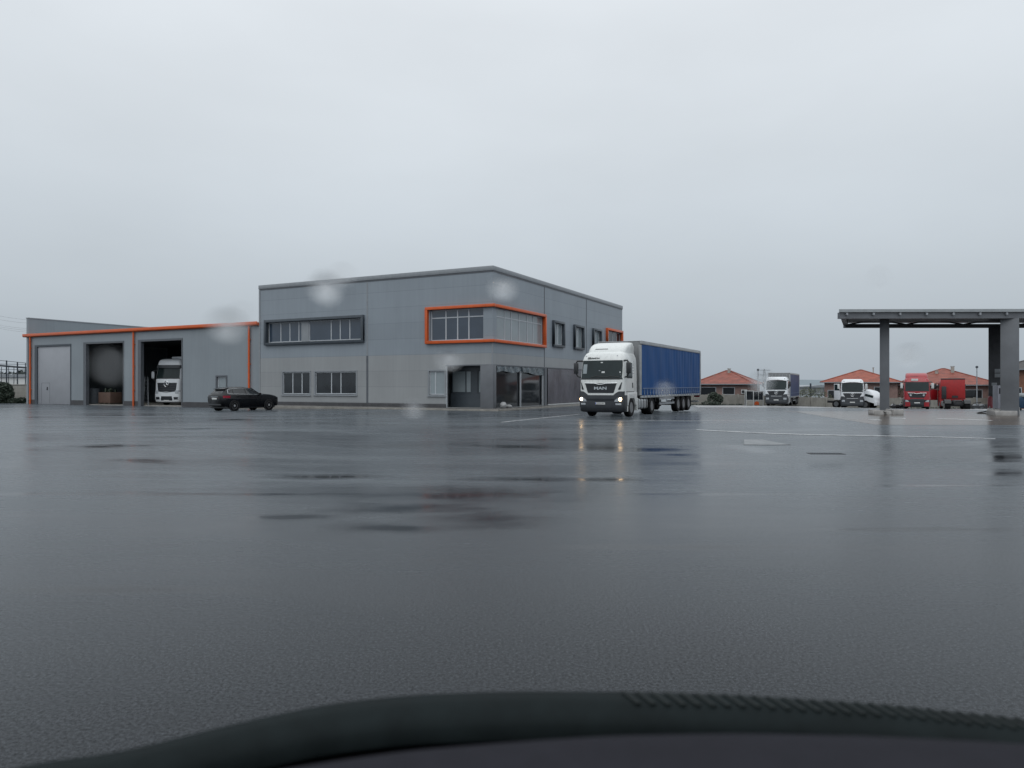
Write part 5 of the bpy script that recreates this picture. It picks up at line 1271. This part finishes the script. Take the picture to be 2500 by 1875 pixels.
# ------------------------------------------------------------------ left background
x, y = at(2, 75.5)
shrub('hedge_bush', 'dense dark clipped bush before the low concrete wall', x, y, -.22, [((0, 0, 1.0), (1.3, 1.0, 1.25)), ((-.9, .1, 1.0), (1.2, 1.0, 1.25)), ((.6, -.1, .8), (.65, .8, 1.0)), ((.2, 0, 1.6), (.9, .7, .6))], 'leaf', .12, 1100)
x, y = at(44, 75)
shrub('low_bush', 'low spreading shrub between the dark bush and the workshop corner', x, y, -.22, [((-.4, 0, .22), (.7, .4, .3)), ((.35, 0, .3), (.6, .4, .3))], 'leaf', .09, 450)
wl = thing('concrete_wall', 'low plain concrete wall with a coping beside the workshop', 'wall', (at(30, 78)[0], 78, -.22), .05)
MB().box(-8, 1.75, 0, .18, -.3, 1.9).build('wall_body', M['wall_pale'], wl, smooth=False); MB().box(-8.1, 1.85, -.06, .24, 1.9, 2.0).build('coping', M['concrete'], wl, bevel=.02)
sf = thing('steel_frame', 'unfinished dark steel frame with thin rails behind the concrete wall', 'steel frame', (0, 0, 0), 0)
D = 88
def P3(u, v, DD=D): x, y = at(u, DD); return (x, y, zat(v, DD))
for u, r, v in ((16, .075, 880), (42.5, .075, 884), (3.6, .035, 896), (21, .035, 896), (34, .035, 897), (-30, .075, 874), (62, .05, 887)):
    a = P3(u, v); MB().tube([(a[0], a[1], -.3), a], r, 8).build('post', M['steel'], sf)
for a, b, r in (((-40, 876), (66, 886.5), .035), ((-40, 888.5), (66, 889.5), .03), ((-40, 902), (66, 902.5), .03)):
    MB().tube([P3(*a, 87.9), P3(*b, 88.1)], r, 6).build('rail', M['steel'], sf)
MB().tube([P3(-40, 889, 87.7), P3(66, 898, 88.2)], .11, 8).build('beam', M['steel'], sf)
for k, (va, vb) in enumerate(((766, 776), (776, 783), (789, 797), (793, 801), (797, 806))):
    a, b = Vector(P3(-60, va - 8, 150)), Vector(P3(120, vb + 8, 150)); pts = []
    for i in range(13): q = a.lerp(b, i / 12); q.z -= 1.2 * math.sin(math.pi * i / 12) * .4; pts.append(tuple(q))
    o = MB().tube(pts, .022, 5).build('power_cable', M['galv'], None)
    tag(o, 'thin overhead power cable against the sky beyond the workshop gable', 'cable', 'overhead cables beyond the workshop')

# ------------------------------------------------------------------ paving sheets, markings and drawn-in wet glints, drain
sheet('concrete_pad', [(15.5, 30.5), (48, 29.5), (52, 47), (18.5, 49)], M['pad'], .004, 20, 12)
sheet('apron_with_glare', [at(1705, 70), at(2560, 64), at(2560, 83), at(1690, 88)], M['apron'], .005, 24, 10)  # pale strip with the wet reflection of the yard in its colour
def line(u0, v0, u1, v1, w=.12, dz=.008):
    p, q = [Vector(((u - U0) / FPX * (CAMH * FPX / (v - V0)), CAMH * FPX / (v - V0))) for u, v in ((u0, v0), (u1, v1))]
    d = (q - p).normalized(); n_ = Vector((-d.y, d.x)) * w / 2
    sheet('marking_and_glint', [tuple(p - n_), tuple(q - n_), tuple(q + n_), tuple(p + n_)], M['line'], dz, 20, 1)
line(1700, 1047.5, 2430, 1072, .10, .014); line(1225, 1031, 1415, 1011.5, .12); line(1545, 1026, 1900, 1029, .08)
line(2122, 1026, 2150, 1026, .3, .016); line(2176, 1021.5, 2210, 1022, .3, .016); line(2283, 1022, 2420, 1027, .3, .016)  # stripes on the pad: bright wet streaks drawn in the line colour
sheet('marking_and_glint', [(7.35, 22.7), (8.75, 22.5), (8.5, 24.3), (7.9, 24.4)], M['puddle_sheen'], .014, 8, 8)  # pale sheet drawn in for the sky reflection on the puddle
gx, gy = 7.75, 17.7
dr_ = thing('drain_grate', 'dark rectangular drain grate set in the wet asphalt', 'drain', (gx, gy, 0), R(-3))
mb = MB(); mb.box(-.42, .42, -.16, -.11, .001, .012); mb.box(-.42, .42, .11, .16, .001, .012); mb.box(-.42, -.37, -.11, .11, .001, .012); mb.box(.37, .42, -.11, .11, .001, .012); mb.build('frame', M['chassis'], dr_, smooth=False)
mb = MB(); mb.box(-.37, .37, -.11, .11, .0005, .003)
for k in range(12): mb.box(-.34 + .06 * k, -.32 + .06 * k, -.11, .11, .0035, .010)
mb.build('grating', M['steel'], dr_, smooth=False)

# ------------------------------------------------------------------ the vehicle the scene is seen from: dashboard, scuttle, windscreen with rain on it
van = thing('vehicle_front', 'dark dashboard and windscreen base of the vehicle one looks out of', 'vehicle', (0, .7, 0), 0)
def vpt(u, v, Y): return ((u - U0) / FPX * Y, Y - .7, CAMH - (v - V0) / FPX * Y)
# scuttle crest (base of the glass): a curved line about a metre ahead
crest = [(-500, 2060), (-150, 1930), (60, 1866), (300, 1834), (590, 1762), (800, 1718), (1000, 1696), (1250, 1687), (1500, 1688), (1800, 1696), (2150, 1719), (2500, 1755), (2900, 1830)]
edge = [(-500, 2300), (-150, 2120), (60, 2040), (300, 1960), (590, 1896), (800, 1860), (1000, 1832), (1250, 1811), (1500, 1795), (1800, 1790), (2150, 1797), (2500, 1815), (2900, 1850)]
def dense(tab, n=60):
    us = [tab[0][0] + (tab[-1][0] - tab[0][0]) * i / n for i in range(n + 1)]; out = []
    for u in us:
        v = sum(interp(tab, u + d) for d in (-60, -30, 0, 30, 60)) / 5; out.append((u, v))
    return out
zc, zdash = 1.27, 1.352
cp_ = []; dp_ = []
for u, v in dense(crest): Y = (CAMH - zc) / ((v - V0) / FPX); cp_.append(((u - U0) / FPX * Y, Y - .7, zc))
for u, v in dense(edge): Y = (CAMH - zdash) / ((v - V0) / FPX); dp_.append(((u - U0) / FPX * Y, Y - .7, zdash))
g = [[(p[0], p[1] + .06, p[2] - .12) for p in cp_], [(p[0], p[1] + .012, p[2] - .012) for p in cp_], cp_, [(p[0], p[1] - .025, p[2] - .003) for p in cp_], [(p[0], p[1] - .045, p[2] - .010) for p in cp_], [(p[0], p[1] - .058, p[2] - .020) for p in cp_]]
MB().slab(g, lambda p: (p[0], p[1], p[2] - .02)).build('scuttle_panel', M['frit'], van, angle=60)
# dashboard top: rounded front lip, then a soft top that runs back towards the seats
g = [[(p[0], p[1] + .012, p[2] - .14) for p in dp_], [(p[0], p[1] + .014, p[2] - .03) for p in dp_], [(p[0], p[1] + .008, p[2] - .007) for p in dp_], dp_,
     [(p[0], p[1] - .02, p[2] + .002) for p in dp_], [(p[0], p[1] - .12, p[2] + .004) for p in dp_], [(p[0], p[1] - .26, p[2] - .01) for p in dp_], [(p[0], p[1] - .33, p[2] - .06) for p in dp_], [(p[0], p[1] - .35, p[2] - .2) for p in dp_]]
MB().slab(g, lambda p: (p[0], p[1], p[2] - .015)).build('dashboard', M['dash'], van, angle=60)
mid_ = [((a[0] + b[0]) / 2, (a[1] + b[1]) / 2, 1.235) for a, b in zip(cp_, dp_)]
g = [[(a[0], a[1] - .045, 1.22) for a in cp_], mid_, [(b[0], b[1] + .02, 1.22) for b in dp_]]
MB().slab(g, lambda p: (p[0], p[1], p[2] - .01)).build('demister_trough', M['scuttle'], van, angle=60)
# slanted vent slats of the scuttle, on the passenger's half
mb = MB()
for k in range(30):
    u = 1520 + k * 36; v = interp(crest, u) + 22; Y = (CAMH - zc + .006) / ((v - V0) / FPX); x = (u - U0) / FPX * Y; y = Y - .7
    mb.add([(x, y + .014, zc + .0015), (x + .006, y + .014, zc + .0015), (x + .022, y - .018, zc - .001), (x + .016, y - .018, zc - .001), (x, y + .014, zc - .02), (x + .006, y + .014, zc - .02), (x + .022, y - .018, zc - .022), (x + .016, y - .018, zc - .022)],
           [(0, 1, 2, 3), (7, 6, 5, 4), (0, 4, 5, 1), (1, 5, 6, 2), (2, 6, 7, 3), (3, 7, 4, 0)])
mb.build('scuttle_slat', M['slat'], van, smooth=False)
# windscreen: clear glass raked back from the scuttle
SL = 1.6   # metres back per metre up
g = [[(p[0] * (1 - .12 * t), p[1] - SL * .75 * t, p[2] + .75 * t) for p in cp_] for t in (0, .25, .5, .75, 1.0)]
MB().slab(g, lambda p: (p[0], p[1] - .003, p[2] - .003)).build('windscreen', M['clear'], van, angle=60)
# rain drops on the outside of the glass
def drop(u, v, wpx, hpx, label, seed):
    rnd = random.Random(seed)
    yc = (CAMH - zc) / ((interp(crest, u) - V0) / FPX)     # base of the glass on this bearing
    s_ = (v - V0) / FPX                                     # z = CAMH - s*Y ; glass: z = zc + (yc - Y)/SL
    Y = (zc + yc / SL - CAMH) / (1 / SL - s_)
    x, z = (u - U0) / FPX * Y, CAMH - s_ * Y
    a, b = .62 * wpx / 2 / FPX * Y, .62 * hpx / 2 / FPX * Y * 1.5
    rings = []; n = 24; ph = [rnd.uniform(0, 6.3) for _ in range(3)]
    for j in range(8):
        q = math.pi / 2 * j / 7; rr = math.cos(q); hh = math.sin(q) * min(a, b) * .42
        rings.append([(a * rr * math.cos(t) * (1 + .12 * math.sin(2 * t + ph[0]) + .07 * math.sin(3 * t + ph[1])), hh + .0002, b * rr * math.sin(t) * (1 + .1 * math.sin(2 * t + ph[2]))) for t in [2 * math.pi * k / n for k in range(n)]])
    rings[-1] = [(p[0] * .02, p[1], p[2] * .02) for p in rings[-1]]
    o = MB().loft(rings).build('raindrop', M['drop'], None, angle=80)
    o.location = (x, Y + .0005, z); o.rotation_euler = (R(math.degrees(math.atan(SL))), 0, 0)
    tag(o, label, 'raindrop', 'raindrops on the windscreen')
drop(795, 705, 95, 80, 'blurred raindrop on the windscreen over the roof of the office front', 1)
drop(552, 795, 110, 78, 'largest blurred raindrop, over the workshop gutter and orange downpipe', 2)
drop(1228, 702, 75, 60, 'blurred raindrop on the glass just above the orange corner window', 3)
drop(262, 893, 60, 62, 'faint raindrop over the dark open bay with the brown crate', 4)
drop(1625, 950, 55, 30, 'wide raindrop over the lower edge of the bright blue trailer', 5)
drop(2222, 868, 85, 42, 'flat raindrop against the sky under the canopy', 6)
drop(1095, 880, 70, 45, 'blurred raindrop over the wall above the open porch', 7)
drop(1010, 1000, 60, 40, 'small raindrop over the plinth and kerb before the office', 8)
drop(1862, 932, 70, 55, 'raindrop over the house eave beside the parked slate blue trailer', 9)
drop(590, 772, 60, 30, 'small flat raindrop just above the largest one by the workshop gutter', 10)
drop(835, 672, 60, 28, 'small flat raindrop at the roofline, touching the drop over the office front', 11)
drop(2150, 680, 36, 24, 'tiny raindrop against the plain sky high above the canopy', 12)
drop(30, 1150, 50, 60, 'raindrop low over the wet asphalt at the far edge of the glass', 13)
